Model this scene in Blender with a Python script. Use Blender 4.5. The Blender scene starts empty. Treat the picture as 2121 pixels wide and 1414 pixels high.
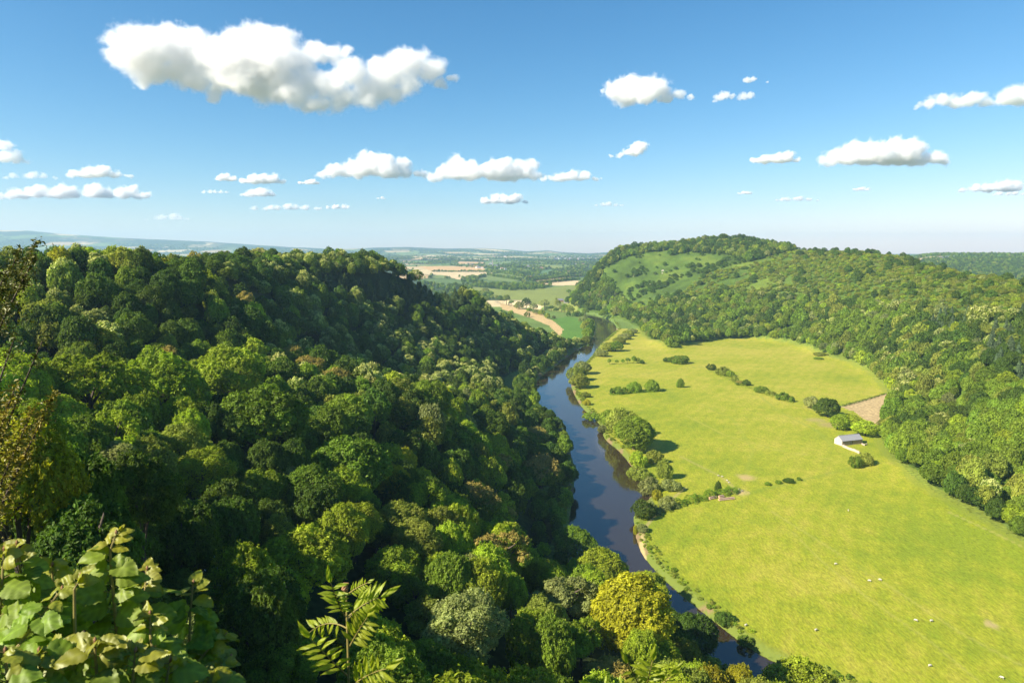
import bpy, bmesh, math, random
import numpy as np
from mathutils import Vector, Matrix, Euler, noise as mnoise

random.seed(7)
rng = np.random.default_rng(7)
PI = math.pi
SC = bpy.context.scene
COL = SC.collection

# ------------------------------------------------------------------ camera model
EYE = 120.0
FPX = 1414.0            # focal length in photo pixels (24 mm on a 36 mm frame)
PITCH = math.radians(7.33)
CP, SP = math.cos(PITCH), math.sin(PITCH)

def slope(px, py):
    u = px - 1060.5; v = 707.0 - py
    Y = FPX * CP + v * SP
    return u / Y, (v * CP - FPX * SP) / Y          # x per metre forward, z per metre forward

def at(px, py, Y):
    a, b = slope(px, py)
    return np.array([a * Y, Y, EYE + b * Y])

def gp(px, py, z=0.0):
    a, b = slope(px, py)
    Y = (z - EYE) / b
    return np.array([a * Y, Y])

def proj(x, y, z):
    dz = z - EYE
    d = y * CP - dz * SP
    return 1060.5 + FPX * x / d, 707.0 - FPX * (y * SP + dz * CP) / d

# ------------------------------------------------------------------ helpers
def tag(o, label=None, cat=None, group=None, kind=None):
    if label: o['label'] = label
    if cat: o['category'] = cat
    if group: o['group'] = group
    if kind: o['kind'] = kind
    return o

def mesh_np(name, verts, faces, mats=(), mat_idx=None, smooth=False, attrs=None):
    """faces: (n,3|4) int array or list of index lists"""
    me = bpy.data.meshes.new(name)
    verts = np.asarray(verts, dtype=np.float32)
    if isinstance(faces, np.ndarray):
        k = faces.shape[1]; n = faces.shape[0]
        loops = faces.astype(np.int32).ravel()
        starts = np.arange(0, n * k, k, dtype=np.int32)
    else:
        n = len(faces)
        loops = np.array([i for f in faces for i in f], dtype=np.int32)
        lens = np.array([len(f) for f in faces], dtype=np.int32)
        starts = np.concatenate([[0], np.cumsum(lens)[:-1]]).astype(np.int32) if n else np.zeros(0, np.int32)
    me.vertices.add(len(verts)); me.vertices.foreach_set('co', verts.ravel())
    if n:
        me.loops.add(len(loops)); me.loops.foreach_set('vertex_index', loops)
        me.polygons.add(n); me.polygons.foreach_set('loop_start', starts)
    for m in mats: me.materials.append(m)
    if n and mat_idx is not None:
        me.polygons.foreach_set('material_index', np.asarray(mat_idx, dtype=np.int32))
    if n:
        me.polygons.foreach_set('use_smooth', np.full(n, smooth, dtype=bool))
    if attrs:
        for an, (typ, data) in attrs.items():
            a = me.attributes.new(an, typ, 'POINT')
            data = np.asarray(data)
            if typ == 'FLOAT': a.data.foreach_set('value', data.astype(np.float32))
            elif typ == 'INT': a.data.foreach_set('value', data.astype(np.int32))
            elif typ == 'FLOAT_VECTOR': a.data.foreach_set('vector', data.astype(np.float32).ravel())
            elif typ == 'FLOAT_COLOR': a.data.foreach_set('color', data.astype(np.float32).ravel())
    me.update(calc_edges=True); me.validate()
    return me

def obj(name, me, parent=None, loc=None, link=True):
    o = bpy.data.objects.new(name, me)
    if link: COL.objects.link(o)
    if parent is not None: o.parent = parent
    if loc is not None: o.location = loc
    return o

def empty(name, loc, rz=0.0, s=1.0):
    o = bpy.data.objects.new(name, None); COL.objects.link(o)
    o.location = loc; o.rotation_euler = (0, 0, rz); o.scale = (s, s, s) if not hasattr(s, '__len__') else s
    o.empty_display_size = 1.0
    return o

class MB:
    """collects boxes / tubes / polygons into one mesh"""
    def __init__(s): s.v = []; s.f = []
    def add(s, vs, fs):
        b = len(s.v); s.v += [tuple(map(float, p)) for p in vs]; s.f += [[i + b for i in f] for f in fs]; return s
    def box(s, c, d, rz=0.0):
        x, y, z = d[0] / 2, d[1] / 2, d[2] / 2
        ca, sa = math.cos(rz), math.sin(rz)
        vs = []
        for sx, sy, sz in ((-1,-1,-1),(1,-1,-1),(1,1,-1),(-1,1,-1),(-1,-1,1),(1,-1,1),(1,1,1),(-1,1,1)):
            X, Y = sx * x, sy * y
            vs.append((c[0] + X*ca - Y*sa, c[1] + X*sa + Y*ca, c[2] + sz*z))
        return s.add(vs, [[0,3,2,1],[4,5,6,7],[0,1,5,4],[1,2,6,5],[2,3,7,6],[3,0,4,7]])
    def tube(s, pts, rad, n=6):
        pts = [Vector(p) for p in pts]
        if not hasattr(rad, '__len__'): rad = [rad] * len(pts)
        vs = []
        for i, p in enumerate(pts):
            t = (pts[min(i+1, len(pts)-1)] - pts[max(i-1, 0)]).normalized()
            a = t.orthogonal().normalized() if abs(t.z) < 0.9 else Vector((1,0,0)) - t * t.x
            a.normalize(); b = t.cross(a)
            for k in range(n):
                w = 2*PI*k/n
                vs.append(p + (a*math.cos(w) + b*math.sin(w)) * rad[i])
        fs = []
        for i in range(len(pts)-1):
            for k in range(n):
                k2 = (k+1) % n
                fs.append([i*n+k, i*n+k2, (i+1)*n+k2, (i+1)*n+k])
        fs.append(list(range(n))[::-1]); fs.append([(len(pts)-1)*n + k for k in range(n)])
        return s.add(vs, fs)
    def mesh(s, name, mat, smooth=False):
        return mesh_np(name, s.v, s.f, [mat] if mat else [], smooth=smooth)
    def build(s, name, mat, parent=None, loc=None, smooth=False):
        return obj(name, s.mesh(name, mat, smooth), parent, loc)

def in_poly(x, y, poly):
    x = np.asarray(x); y = np.asarray(y); poly = np.asarray(poly)
    inside = np.zeros(x.shape, bool)
    n = len(poly); j = n - 1
    for i in range(n):
        xi, yi = poly[i]; xj, yj = poly[j]
        c = ((yi > y) != (yj > y))
        with np.errstate(divide='ignore', invalid='ignore'):
            xx = (xj - xi) * (y - yi) / (yj - yi + 1e-12) + xi
        inside ^= c & (x < xx)
        j = i
    return inside

def dist_line(x, y, line):
    x = np.asarray(x, float); y = np.asarray(y, float)
    d = np.full(x.shape, 1e9)
    for (ax, ay), (bx, by) in zip(line[:-1], line[1:]):
        vx, vy = bx-ax, by-ay
        L2 = vx*vx + vy*vy + 1e-9
        t = np.clip(((x-ax)*vx + (y-ay)*vy)/L2, 0, 1)
        d = np.minimum(d, np.hypot(x-ax-t*vx, y-ay-t*vy))
    return d

# hash value noise, vectorised
def _h(ix, iy, s):
    n = (ix.astype(np.int64)*374761393 + iy.astype(np.int64)*668265263 + s*1442695041) & 0x7fffffff
    n = (n ^ (n >> 13)) * 1274126177 & 0x7fffffff
    return ((n ^ (n >> 16)) & 0xffff) / 65535.0
def vnoise(x, y, s=0):
    ix = np.floor(x); iy = np.floor(y); fx = x-ix; fy = y-iy
    ix = ix.astype(np.int64); iy = iy.astype(np.int64)
    fx = fx*fx*(3-2*fx); fy = fy*fy*(3-2*fy)
    return ((_h(ix,iy,s)*(1-fx)+_h(ix+1,iy,s)*fx)*(1-fy) + (_h(ix,iy+1,s)*(1-fx)+_h(ix+1,iy+1,s)*fx)*fy)*2-1
def fbm(x, y, s=0, o=4):
    r = 0; a = .5
    for k in range(o):
        r = r + a*vnoise(x, y, s+k); x = x*2.03+17; y = y*2.03-9; a *= .5
    return r
def sstep(a, b, x):
    t = np.clip((x-a)/(b-a), 0, 1); return t*t*(3-2*t)

# ------------------------------------------------------------------ materials
def new_mat(name):
    m = bpy.data.materials.new(name); m.use_nodes = True
    nt = m.node_tree; nt.nodes.clear()
    out = nt.nodes.new('ShaderNodeOutputMaterial')
    return m, nt, out

def N(nt, typ, **kw):
    n = nt.nodes.new(typ)
    for k, v in kw.items():
        if k.startswith('i_'): n.inputs[k[2:].replace('_', ' ')].default_value = v
        else: setattr(n, k, v)
    return n

def plain_mat(name, col, rough=0.8, noise=0.25, scale=3.0, metallic=0.0):
    m, nt, out = new_mat(name)
    p = N(nt, 'ShaderNodeBsdfPrincipled'); p.inputs['Roughness'].default_value = rough
    p.inputs['Metallic'].default_value = metallic
    tc = N(nt, 'ShaderNodeTexCoord'); nz = N(nt, 'ShaderNodeTexNoise'); nz.inputs['Scale'].default_value = scale
    nz.inputs['Detail'].default_value = 5
    nt.links.new(tc.outputs['Object'], nz.inputs['Vector'])
    mr = N(nt, 'ShaderNodeMapRange'); mr.inputs['To Min'].default_value = 1-noise; mr.inputs['To Max'].default_value = 1+noise
    mr.inputs['From Min'].default_value = .25; mr.inputs['From Max'].default_value = .75
    nt.links.new(nz.outputs['Fac'], mr.inputs['Value'])
    vm = N(nt, 'ShaderNodeVectorMath', operation='SCALE'); vm.inputs[0].default_value = col[:3]
    nt.links.new(mr.outputs['Result'], vm.inputs['Scale'])
    nt.links.new(vm.outputs['Vector'], p.inputs['Base Color'])
    nt.links.new(p.outputs['BSDF'], out.inputs['Surface'])
    return m

def leaf_mat(name, col, hue=0.012, val=0.25, transl=0.42, gloss=0.012, tintamt=0.55):
    m, nt, out = new_mat(name)
    oi = N(nt, 'ShaderNodeObjectInfo')
    at_ = N(nt, 'ShaderNodeAttribute', attribute_name='tint')
    hsv = N(nt, 'ShaderNodeHueSaturation'); hsv.inputs['Color'].default_value = (*col, 1)
    h = N(nt, 'ShaderNodeMapRange'); h.inputs['To Min'].default_value = .5-hue; h.inputs['To Max'].default_value = .5+hue
    nt.links.new(oi.outputs['Random'], h.inputs['Value']); nt.links.new(h.outputs['Result'], hsv.inputs['Hue'])
    # a second random from the first
    m1 = N(nt, 'ShaderNodeMath', operation='MULTIPLY'); m1.inputs[1].default_value = 17.31
    m2 = N(nt, 'ShaderNodeMath', operation='FRACT')
    nt.links.new(oi.outputs['Random'], m1.inputs[0]); nt.links.new(m1.outputs[0], m2.inputs[0])
    v1 = N(nt, 'ShaderNodeMapRange'); v1.inputs['To Min'].default_value = 1-val; v1.inputs['To Max'].default_value = 1+val
    nt.links.new(m2.outputs[0], v1.inputs['Value'])
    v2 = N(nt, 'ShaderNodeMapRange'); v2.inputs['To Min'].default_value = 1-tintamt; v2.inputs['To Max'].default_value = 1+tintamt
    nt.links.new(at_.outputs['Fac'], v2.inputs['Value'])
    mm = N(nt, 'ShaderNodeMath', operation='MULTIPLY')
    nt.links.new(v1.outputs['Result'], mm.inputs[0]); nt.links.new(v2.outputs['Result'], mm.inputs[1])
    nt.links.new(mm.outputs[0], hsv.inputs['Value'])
    d = N(nt, 'ShaderNodeBsdfDiffuse'); t = N(nt, 'ShaderNodeBsdfTranslucent'); g = N(nt, 'ShaderNodeBsdfGlossy')
    g.inputs['Roughness'].default_value = .5; g.inputs['Color'].default_value = (.8, .85, .7, 1)
    tcol = N(nt, 'ShaderNodeMix', data_type='RGBA', blend_type='MULTIPLY'); tcol.inputs['Factor'].default_value = 1
    tcol.inputs[7].default_value = (1.25, 1.3, .55, 1)
    nt.links.new(hsv.outputs['Color'], tcol.inputs[6])
    nt.links.new(hsv.outputs['Color'], d.inputs['Color']); nt.links.new(tcol.outputs[2], t.inputs['Color'])
    mx = N(nt, 'ShaderNodeMixShader'); mx.inputs[0].default_value = transl
    nt.links.new(d.outputs[0], mx.inputs[1]); nt.links.new(t.outputs[0], mx.inputs[2])
    mg = N(nt, 'ShaderNodeMixShader'); mg.inputs[0].default_value = gloss
    nt.links.new(mx.outputs[0], mg.inputs[1]); nt.links.new(g.outputs[0], mg.inputs[2])
    nt.links.new(mg.outputs[0], out.inputs['Surface'])
    return m

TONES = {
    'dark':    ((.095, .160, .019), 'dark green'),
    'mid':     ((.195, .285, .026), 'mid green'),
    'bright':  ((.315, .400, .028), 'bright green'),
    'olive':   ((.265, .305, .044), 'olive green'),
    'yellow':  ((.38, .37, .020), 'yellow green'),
    'bronze':  ((.190, .140, .030), 'bronze topped'),
    'cream':   ((.185, .245, .030), 'cream flowered'),
    'grey':    ((.27, .305, .095), 'grey green'),
}
LEAF = {k: leaf_mat('leaf_' + k, c) for k, (c, _) in TONES.items()}
LEAF['conifer'] = leaf_mat('leaf_conifer', (.070, .110, .028), val=.2, transl=.15)
LEAF['bluecon'] = leaf_mat('leaf_blue_conifer', (.090, .135, .060), val=.2, transl=.15)
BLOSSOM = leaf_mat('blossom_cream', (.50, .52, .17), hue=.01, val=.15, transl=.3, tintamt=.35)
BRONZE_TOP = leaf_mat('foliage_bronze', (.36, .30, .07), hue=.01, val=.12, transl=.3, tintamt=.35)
BARK = plain_mat('bark', (.09, .07, .05), .9, .35, 2.0)
SUN_EL, SUN_AZ = math.radians(36), math.radians(25)     # azimuth: behind the camera's left shoulder
SUNV = Vector((-math.cos(SUN_EL)*math.cos(SUN_AZ), -math.cos(SUN_EL)*math.sin(SUN_AZ), math.sin(SUN_EL)))

# ------------------------------------------------------------------ the river
LEFT_PX = [(1196,652),(1215,658),(1234,664),(1232,692),(1224,708),(1196,722),(1158,752),(1118,780),(1104,800),(1110,830),(1130,862),(1163,905),
           (1186,945),(1190,1000),(1180,1060),(1172,1130),(1188,1180),(1260,1220),(1350,1275),(1450,1340),(1540,1414)]
RIGHT_PX = [(1204,646),(1240,655),(1268,664),(1281,682),(1262,697),(1242,715),(1224,742),(1192,768),(1182,795),(1190,818),(1206,845),(1232,866),
            (1250,888),(1250,908),(1282,932),(1305,960),(1322,985),(1345,1010),(1352,1030),(1318,1052),(1312,1080),(1322,1130),(1342,1165),
            (1400,1222),(1450,1262),(1500,1302),(1560,1347),(1640,1387),(1700,1416)]
WZ = -0.9
L_W = [tuple(gp(a, b, WZ)) for a, b in LEFT_PX]
R_W = [tuple(gp(a, b, WZ)) for a, b in RIGHT_PX]
up = (L_W[0][0]-120, L_W[0][1]+160)
L_W = [(-40., 1640.), (20., 1480.)] + L_W + [(78., 150.), (130., 105.), (220., 60.), (320., 10.), (420., -60.)]
R_W = [(-10., 1660.), (55., 1500.)] + R_W + [(105., 168.), (150., 132.), (235., 90.), (335., 45.), (440., -30.)]
RIVER = L_W + R_W[::-1]
BANK = RIVER + [RIVER[0]]
def smooth_closed(poly, it=2):
    p = [tuple(q) for q in poly]
    for _ in range(it):
        q = []
        for i in range(len(p)):
            a = p[i]; b = p[(i+1) % len(p)]
            q += [(a[0]*.75+b[0]*.25, a[1]*.75+b[1]*.25), (a[0]*.25+b[0]*.75, a[1]*.25+b[1]*.75)]
        p = q
    return p
RIVER_S = smooth_closed(RIVER, 1)
BANK_S = RIVER_S + [RIVER_S[0]]

MEADOW_PX = [(1322,683),(1345,705),(1390,724),(1440,712),(1500,703),(1560,702),(1640,712),(1700,735),(1760,752),(1800,772),(1830,800),
             (1850,828),(1815,890),(1850,955),(1900,1002),(2000,1062),(2121,1132),(2300,1240)]
MEADOW = R_W[5:-3] + [(330., 80.), (420., 160.)] + [tuple(gp(a, b, 1.)) for a, b in MEADOW_PX[::-1]]

# ------------------------------------------------------------------ terrain height
PLX = [-500, 1217, 1700, 2000, 2500, 3300, 4500, 6500, 9000, 14000]
PLZ = [1.0, 1.0, 7, 15, 26, 43, 60, 80, 104, 108]
RIDGE_PX = [(-700,482),(-300,484),(0,477),(60,478),(120,484),(200,490),(300,495),(420,500),(520,507),(620,513),(700,516),(780,513),(850,512),
            (920,515),(1000,514),(1050,517),(1090,521),(1110,520),(1135,518.5),(1160,522),(1220,525),(1270,522),(1330,526),(1700,528),(2121,532),(2900,530)]
RIDGE_A = [slope(a, b)[0] for a, b in RIDGE_PX]
RIDGE_S = [slope(a, b)[1] for a, b in RIDGE_PX]
def plain_z(x, y):
    z = np.interp(y, PLX, PLZ)
    far = sstep(1400, 3000, y)
    z = z + far * (7*fbm(x/700, y/900, 3) + 3.0*fbm(x/230, y/260, 9))
    z = z + sstep(2500, 5000, y) * 9*fbm(x/1500, y/1200, 21)
    a = x / np.maximum(y, 200)
    rz = EYE + 11000*np.interp(a, RIDGE_A, RIDGE_S) + 6*fbm(x/500, y/700, 5)
    t = sstep(7600, 11000, y)
    z = z*(1-t) + np.maximum(rz, z)*t
    t2 = sstep(11300, 13500, y)
    z = z*(1-t2) + 60*t2
    # wooded plateau beyond the right hill
    pl = sstep(.50, .62, a) * sstep(1700, 2700, y) * (1-sstep(4200, 6000, y))
    z = z*(1-pl) + (np.interp(y, [1700, 2200, 2900, 3300, 6000], [40, 70, 108, 114, 112]) + 4*fbm(x/300, y/300, 8))*pl
    return z

TH = 16.0
CTRL = []     # (x, y, ground z)
def cp(px, py, Y, th=TH):
    p = at(px, py, Y); CTRL.append((p[0], p[1], p[2]-th))
for a in [  # left hill, canopy points
    (-300,520,260),(0,518,260),(100,514,270,20),(250,517,280,20),(400,508,310,21),(500,506,400,21),(560,510,470,21),(620,514,530,21),(700,526,580,19),(800,538,620,17),
    (880,564,660,15),(950,593,720,13),(985,607,780,12),(1000,628,780),(1060,652,820),(1130,682,860),(1163,703,880,12),
    (900,628,720),(800,640,580),(700,640,490),(640,690,410),(900,700,570),(1000,750,580),(1050,785,560),(960,660,700),(1080,720,700),
    (1120,745,740,12),(850,590,630),(760,575,575),
    (100,522,370,20),(250,522,390,20),(400,515,420,20),(0,524,390,20),(-250,524,400,20),(500,512,480,20),(300,520,550,32),(100,525,600,42),(560,512,620,26),(700,530,690,26),(800,545,730,30),
    (300,600,262),(450,640,285),(560,660,300),(590,690,300),(600,722,290),(640,740,275),(800,780,285),(900,790,335),(1000,800,390),(1082,808,490),
    (1150,880,425),(1190,960,345),(1200,1010,312),(1110,965,290),(1000,885,312),(900,870,255),(700,850,208),(540,800,190),
    (350,765,195),(150,745,178),(0,720,150),(-250,700,150),
    (300,930,112),(150,1000,80),(300,1060,92,12),(450,1180,105,8),(620,1130,104),(800,1080,134),(960,1040,180),(1100,1100,238),
    (1185,1090,250),(1240,1180,172),(1300,1215,142),(1400,1280,158),(1480,1335,170),(1560,1385,165),(1640,1395,128),
    (1000,1250,116),(900,1200,120),(700,1280,96,13),(1100,1300,112),(1250,1400,102),(900,1380,88,12),(500,1330,74,8),(560,1370,70,7),
    (200,650,228),(100,800,132),(100,900,85,14),(0,1000,60,14)]:
    cp(*a)
# hidden gully, the ground between and behind
CTRL += [(at(600,700,350)[0],350,49),(at(690,690,370)[0],370,50),(at(560,660,370)[0],370,62),(at(760,730,380)[0],380,36),(at(900,770,420)[0],420,20),
         (-420,500,70),(-700,300,95),(-700,600,60),(-500,900,10),(-250,1000,-20),(-100,950,-20),(0,1000,-40),(-1200,300,90),(-1200,900,30),
         (-300,750,60),(-160,800,45),(-60,850,5),
         (0,0,118.3),(0,1.2,118.2),(-4,1.0,118.2),(4,1.0,118),(0,4,115.0),(-6,4,115.5),(6,4,114),(0,9,104),(-8,9,106),(12,8,99),(0,20,86),(-15,20,92),(25,20,76),
         (-40,10,108),(-100,0,100),(-300,0,105),(60,0,84),(130,0,45),(0,-60,112),(-200,-100,100),(120,-100,70),(40,60,46),(70,90,22),(110,50,14),(0,45,65),(-40,50,87),(-80,60,90),(-20,50,76),(20,45,58)]
for a in [  # right hill, canopy points
    (1400,682,900,11),(1500,662,1000),(1330,652,1110,13),(1240,642,1270,11),(1210,625,1420,12),(1600,652,950),(1700,670,850),(1800,705,720),(1880,765,590),
    (1350,600,1250),(1500,600,1150),(1650,605,1020),(1800,625,835),(1950,655,650),(2100,700,480),(2000,780,470),(2100,800,395),
    (2100,900,345),(2110,1010,300),(1950,905,400),(1890,860,470),(2200,1000,310),(2300,800,400),(2300,1050,280),
    (1250,565,1500,6),(1212,580,1580,10),(1350,545,1500,3),(1500,545,1350,4),(1650,548,1200,4),(1800,563,1000,5),(1950,592,800,6),(2100,620,600,8),
    (1262,527,1650,4),(1340,513,1650,3),(1400,503,1620,9),(1480,490,1600,11),(1560,494,1550,11),(1620,508,1450,9),(1720,513,1300,9),(1800,516,1200,7),(1880,528,1080,6),(2121,592,860,24),(2040,577,960,24),(1960,562,1090,24),(1880,542,1260,24),(2250,605,780,22),(1800,530,1400,24),
    (1960,548,930,6),(2040,563,800,6),(2121,578,700,7),(2250,592,620,8),(2450,620,560,8),(1300,590,1400,3),(1320,560,1480,2),(1400,580,1330,4)]:
    cp(*a)
CTRL += [(at(1480,488,2000)[0],2000,60),(at(1700,520,1900)[0],1900,30),(at(1300,520,2100)[0],2100,40),(at(1950,540,1500)[0],1500,40),(at(2121,575,1200)[0],1200,40),
         (at(1210,570,1900)[0],1850,0),(at(1230,560,1800)[0],1850,35),(1400,1000,30),(1600,500,40),(900,400,60),(700,250,30),(900,0,40)]
# flood plain: keep the hills out of it
for i in range(0, len(RIVER), 2):
    CTRL.append((*RIVER[i], -22.))
mp = np.array(MEADOW)
for gx in range(60, 600, 45):
    for gy in range(100, 1040, 60):
        if in_poly([gx], [gy], MEADOW)[0]:
            dm = dist_line([gx], [gy], MEADOW + [MEADOW[0]])[0]
            if dm > 18: CTRL.append((gx, gy, -4 - min(dm*.25, 14)))
for q in MEADOW[len(R_W[5:-3])+2:]: CTRL.append((q[0], q[1], 0.5))
for q in [(100,980),(60,1150),(30,1300),(0,1450),(-50,1200),(100,1100),(-150,1300),(150,1600),(0,1900),(-300,1500),(-700,1400),(100,2200),(-600,2200),(500,2500),(1200,2300),(-1500,1800)]:
    CTRL.append((*q, -30.))
CT = np.array(CTRL)
def _ker(d2): return np.sqrt(d2 + 22.0**2)
_d2 = (CT[:,None,0]-CT[None,:,0])**2 + (CT[:,None,1]-CT[None,:,1])**2
_A = np.zeros((len(CT)+1, len(CT)+1)); _A[:-1,:-1] = _ker(_d2) - np.eye(len(CT))*2.0
_A[-1,:-1] = 1; _A[:-1,-1] = 1
_sol = np.linalg.solve(_A, np.concatenate([CT[:,2], [0]]))
def hill_z(x, y):
    x = np.asarray(x, float); y = np.asarray(y, float)
    sh = x.shape; xf = x.ravel(); yf = y.ravel()
    out = np.empty(xf.shape)
    for s in range(0, len(xf), 20000):
        d2 = (xf[s:s+20000,None]-CT[None,:,0])**2 + (yf[s:s+20000,None]-CT[None,:,1])**2
        out[s:s+20000] = _ker(d2) @ _sol[:-1] + _sol[-1]
    out = np.clip(out, -60, 260)
    r = np.hypot(xf*1.0, yf)
    out = out - sstep(2000, 2600, r)*200
    return out.reshape(sh)
def height(x, y, carve=True):
    x = np.asarray(x, float); y = np.asarray(y, float)
    p = plain_z(x, y)
    h = np.full(x.shape, -60.)
    near = np.hypot(x, y) < 2600
    if near.any(): h[near] = hill_z(x[near], y[near])
    r0 = np.hypot(x, y)
    h = h + np.where(h > p, np.clip((r0-60)/200, 0, 1)*1.6*fbm(x/35, y/35, 2), 0)
    k = 3.0
    d = h - p
    z = np.where(d > 20, h, np.where(d < -20, p, p + k*np.logaddexp(0, np.clip(d, -60, 60)/k)))
    if carve:
        nr = (y < 1750) & (np.abs(x) < 700) & (z < 40)
        if nr.any():
            xx, yy = x[nr], y[nr]
            ins = in_poly(xx, yy, RIVER_S)
            dd = dist_line(xx, yy, BANK_S)
            zz = z[nr]
            bank = np.minimum(zz, -0.9 + dd*0.9 + 0.25)
            zz = np.where(ins, np.minimum(zz, -0.9 - np.minimum(dd*.5, 2.)), np.where(dd < 6, bank, zz))
            z = z.copy(); z[nr] = zz
    return z
def h1(x, y): return float(height(np.array([x]), np.array([y]))[0])

_T = np.concatenate([np.arange(4, 400, 1.5), np.arange(400, 2500, 5), np.arange(2500, 13000, 20)])
_hc = {}
def hit(px, py, dz=0.0, tmin=0.0):
    """first point where the sight line meets the ground raised by dz"""
    a, b = slope(px, py)
    k = round(a, 4)
    if k not in _hc: _hc[k] = height(a*_T, _T, False)
    g = _hc[k] + dz - (EYE + b*_T)
    idx = np.nonzero((g > 0) & (_T >= tmin))[0]
    if len(idx) == 0: return None
    i = idx[0]
    Y = _T[i]
    if i > 0 and g[i-1] < 0:
        t = -g[i-1]/(g[i]-g[i-1]); Y = _T[i-1] + t*(_T[i]-_T[i-1])
    return float(a*Y), float(Y), float(EYE + b*Y - dz)

# ------------------------------------------------------------------ terrain meshes (split where the land use changes)
def fields_px(*pts): return [hit(a, b)[:2] for a, b in pts]
FIELDS = []
def add_field(name, kind, pts, col):
    FIELDS.append((name, kind, fields_px(*pts), col))
GREEN = (.085, .175, .022); PALEG = (.185, .215, .045); TAN = (.46, .33, .15); STUB = (.52, .40, .22); DEEP = (.07, .14, .03)
add_field('crop_field', 'g', [(1146,661),(1175,655),(1205,660),(1208,703),(1189,709),(1160,712),(1162,700),(1166,682),(1134,658)], GREEN)
add_field('wheat_strip', 't', [(1033,625),(1060,632),(1124,651),(1129,658),(1146,664),(1167,682),(1160,697),(1137,674),(1101,659),(1040,640)], TAN)
add_field('pasture', 'p', [(980,594),(1046,600),(1110,598),(1192,590),(1200,612),(1196,640),(1150,640),(1080,622),(1020,617),(975,606)], PALEG)
add_field('wheat_field', 't', [(862,551),(940,551),(1003,556),(1007,563),(940,563),(895,562)], (.48,.31,.14))
add_field('stubble_field', 't', [(896,564),(940,565),(1007,565),(1006,570),(972,582),(945,578)], STUB)
add_field('wheat_field', 't', [(1105,579),(1150,576),(1204,566),(1203,571),(1150,579),(1112,583)], TAN)
add_field('green_field', 'g', [(1140,583),(1203,573),(1200,579),(1150,586)], (.12,.19,.04))
add_field('stubble_field', 't', [(1096,585),(1140,584),(1200,581),(1192,590),(1146,592),(1096,590)], STUB)
add_field('pasture', 'p', [(1010,568),(1040,565),(1080,572),(1082,580),(1060,583),(1010,580)], (.14,.19,.045))
add_field('green_field', 'g', [(1115,560),(1150,557),(1155,566),(1120,571)], (.09,.16,.06))
add_field('pasture', 'p', [(1113,548),(1150,550),(1175,556),(1178,561),(1150,557)], PALEG)
add_field('wheat_field', 't', [(950,541),(1003,543),(1006,546),(950,547)], (.45,.30,.15))
add_field('green_field', 'g', [(840,541),(905,537),(915,540),(850,546)], (.11,.18,.04))
add_field('wheat_field', 't', [(832,540),(872,534),(880,537),(836,543)], TAN)
TAN_SMALL = [tuple(gp(a, b, 1.)) for a, b in [(1742,842),(1790,829),(1838,816),(1860,822),(1834,862),(1812,892),(1790,868),(1768,852)]]

def land_colour(x, y, z, px, py):
    """base colour of the open ground"""
    n = len(x)
    col = np.tile(np.array([.075, .12, .022]), (n, 1))
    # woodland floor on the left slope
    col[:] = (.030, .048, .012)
    # right hill: bracken and grass
    rh = (x > 40) & (y < 2400) & (x > y*0.09) & (z > 3)
    nz = fbm(x/40, y/40, 31)[:, None]; nz2 = fbm(x/9, y/9, 33)[:, None]
    br = np.array([.075, .125, .016]) * (1 + .5*nz + .35*nz2) + np.array([.03, .012, .0])*np.clip(nz*2, 0, 1)
    col = np.where(rh[:, None], br, col)
    # flood plain away from the meadow
    fp = (z <= 3) | ((y > 900) & (x < y*.09) )
    col = np.where(fp[:, None], np.array([.12, .18, .035])*(1+.25*nz), col)
    # patchwork of farmland
    far = y > 1500
    far &= ~rh
    if far.any():
        X, Y = x[far], y[far]
        sx = 210 + Y*.02; 
        gx = (X + .25*Y)/330.; gy = (Y - .15*X)/(430.)
        ix = np.floor(gx).astype(np.int64); iy = np.floor(gy).astype(np.int64)
        best = np.full(X.shape, 1e9); sec = np.full(X.shape, 1e9); cid = np.zeros(X.shape)
        for dx in (-1, 0, 1):
            for dy in (-1, 0, 1):
                cx = ix+dx; cy = iy+dy
                qx = cx + .15 + .7*_h(cx, cy, 1); qy = cy + .15 + .7*_h(cx, cy, 2)
                d = np.maximum(np.abs(gx-qx), np.abs(gy-qy)) + .25*(np.abs(gx-qx)+np.abs(gy-qy))
                c = _h(cx, cy, 3)
                better = d < best
                sec = np.where(better, best, np.minimum(sec, d)); cid = np.where(better, c, cid); best = np.where(better, d, best)
        pal = np.array([(.40,.28,.13),(.50,.40,.22),(.13,.19,.045),(.16,.21,.06),(.09,.14,.035),(.035,.06,.02),(.03,.055,.018),(.11,.17,.04),(.44,.34,.18),(.035,.06,.02)])
        c = pal[np.minimum((cid*len(pal)).astype(int), len(pal)-1)]
        edge = (sec-best) < .05
        c = np.where(edge[:, None], np.array([.03, .055, .018]), c)
        c = c*(1 + .22*fbm(X/60, Y/60, 41)[:, None])
        wood = (fbm(X/600, Y/800, 51) > .16) & (Y > 3000)
        c = np.where(wood[:, None], np.array([.03, .055, .02]), c)
        hills = sstep(8500, 9800, Y)[:, None]
        t = ((fbm(X/500, Y/900, 61) > -.05)[:, None])*hills
        c = c*(1-.8*t) + np.array([.03, .05, .02])*.8*t
        tmp = col[far]; tmp[:] = c; col[far] = tmp
    # plateau beyond the right hill
    a = x/np.maximum(y, 1)
    pl = (a > .56) & (y > 1700) & (y < 2750); col[pl] = (.05, .085, .02)
    pl = (a > .56) & (y >= 2750) & (y < 5000); col[pl] = (.10, .17, .04)
    t = (a > .56) & (a < .64) & (y >= 2750) & (y < 2950) ; col[t] = (.42, .30, .16)
    return np.clip(col, .005, .9)

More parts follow.
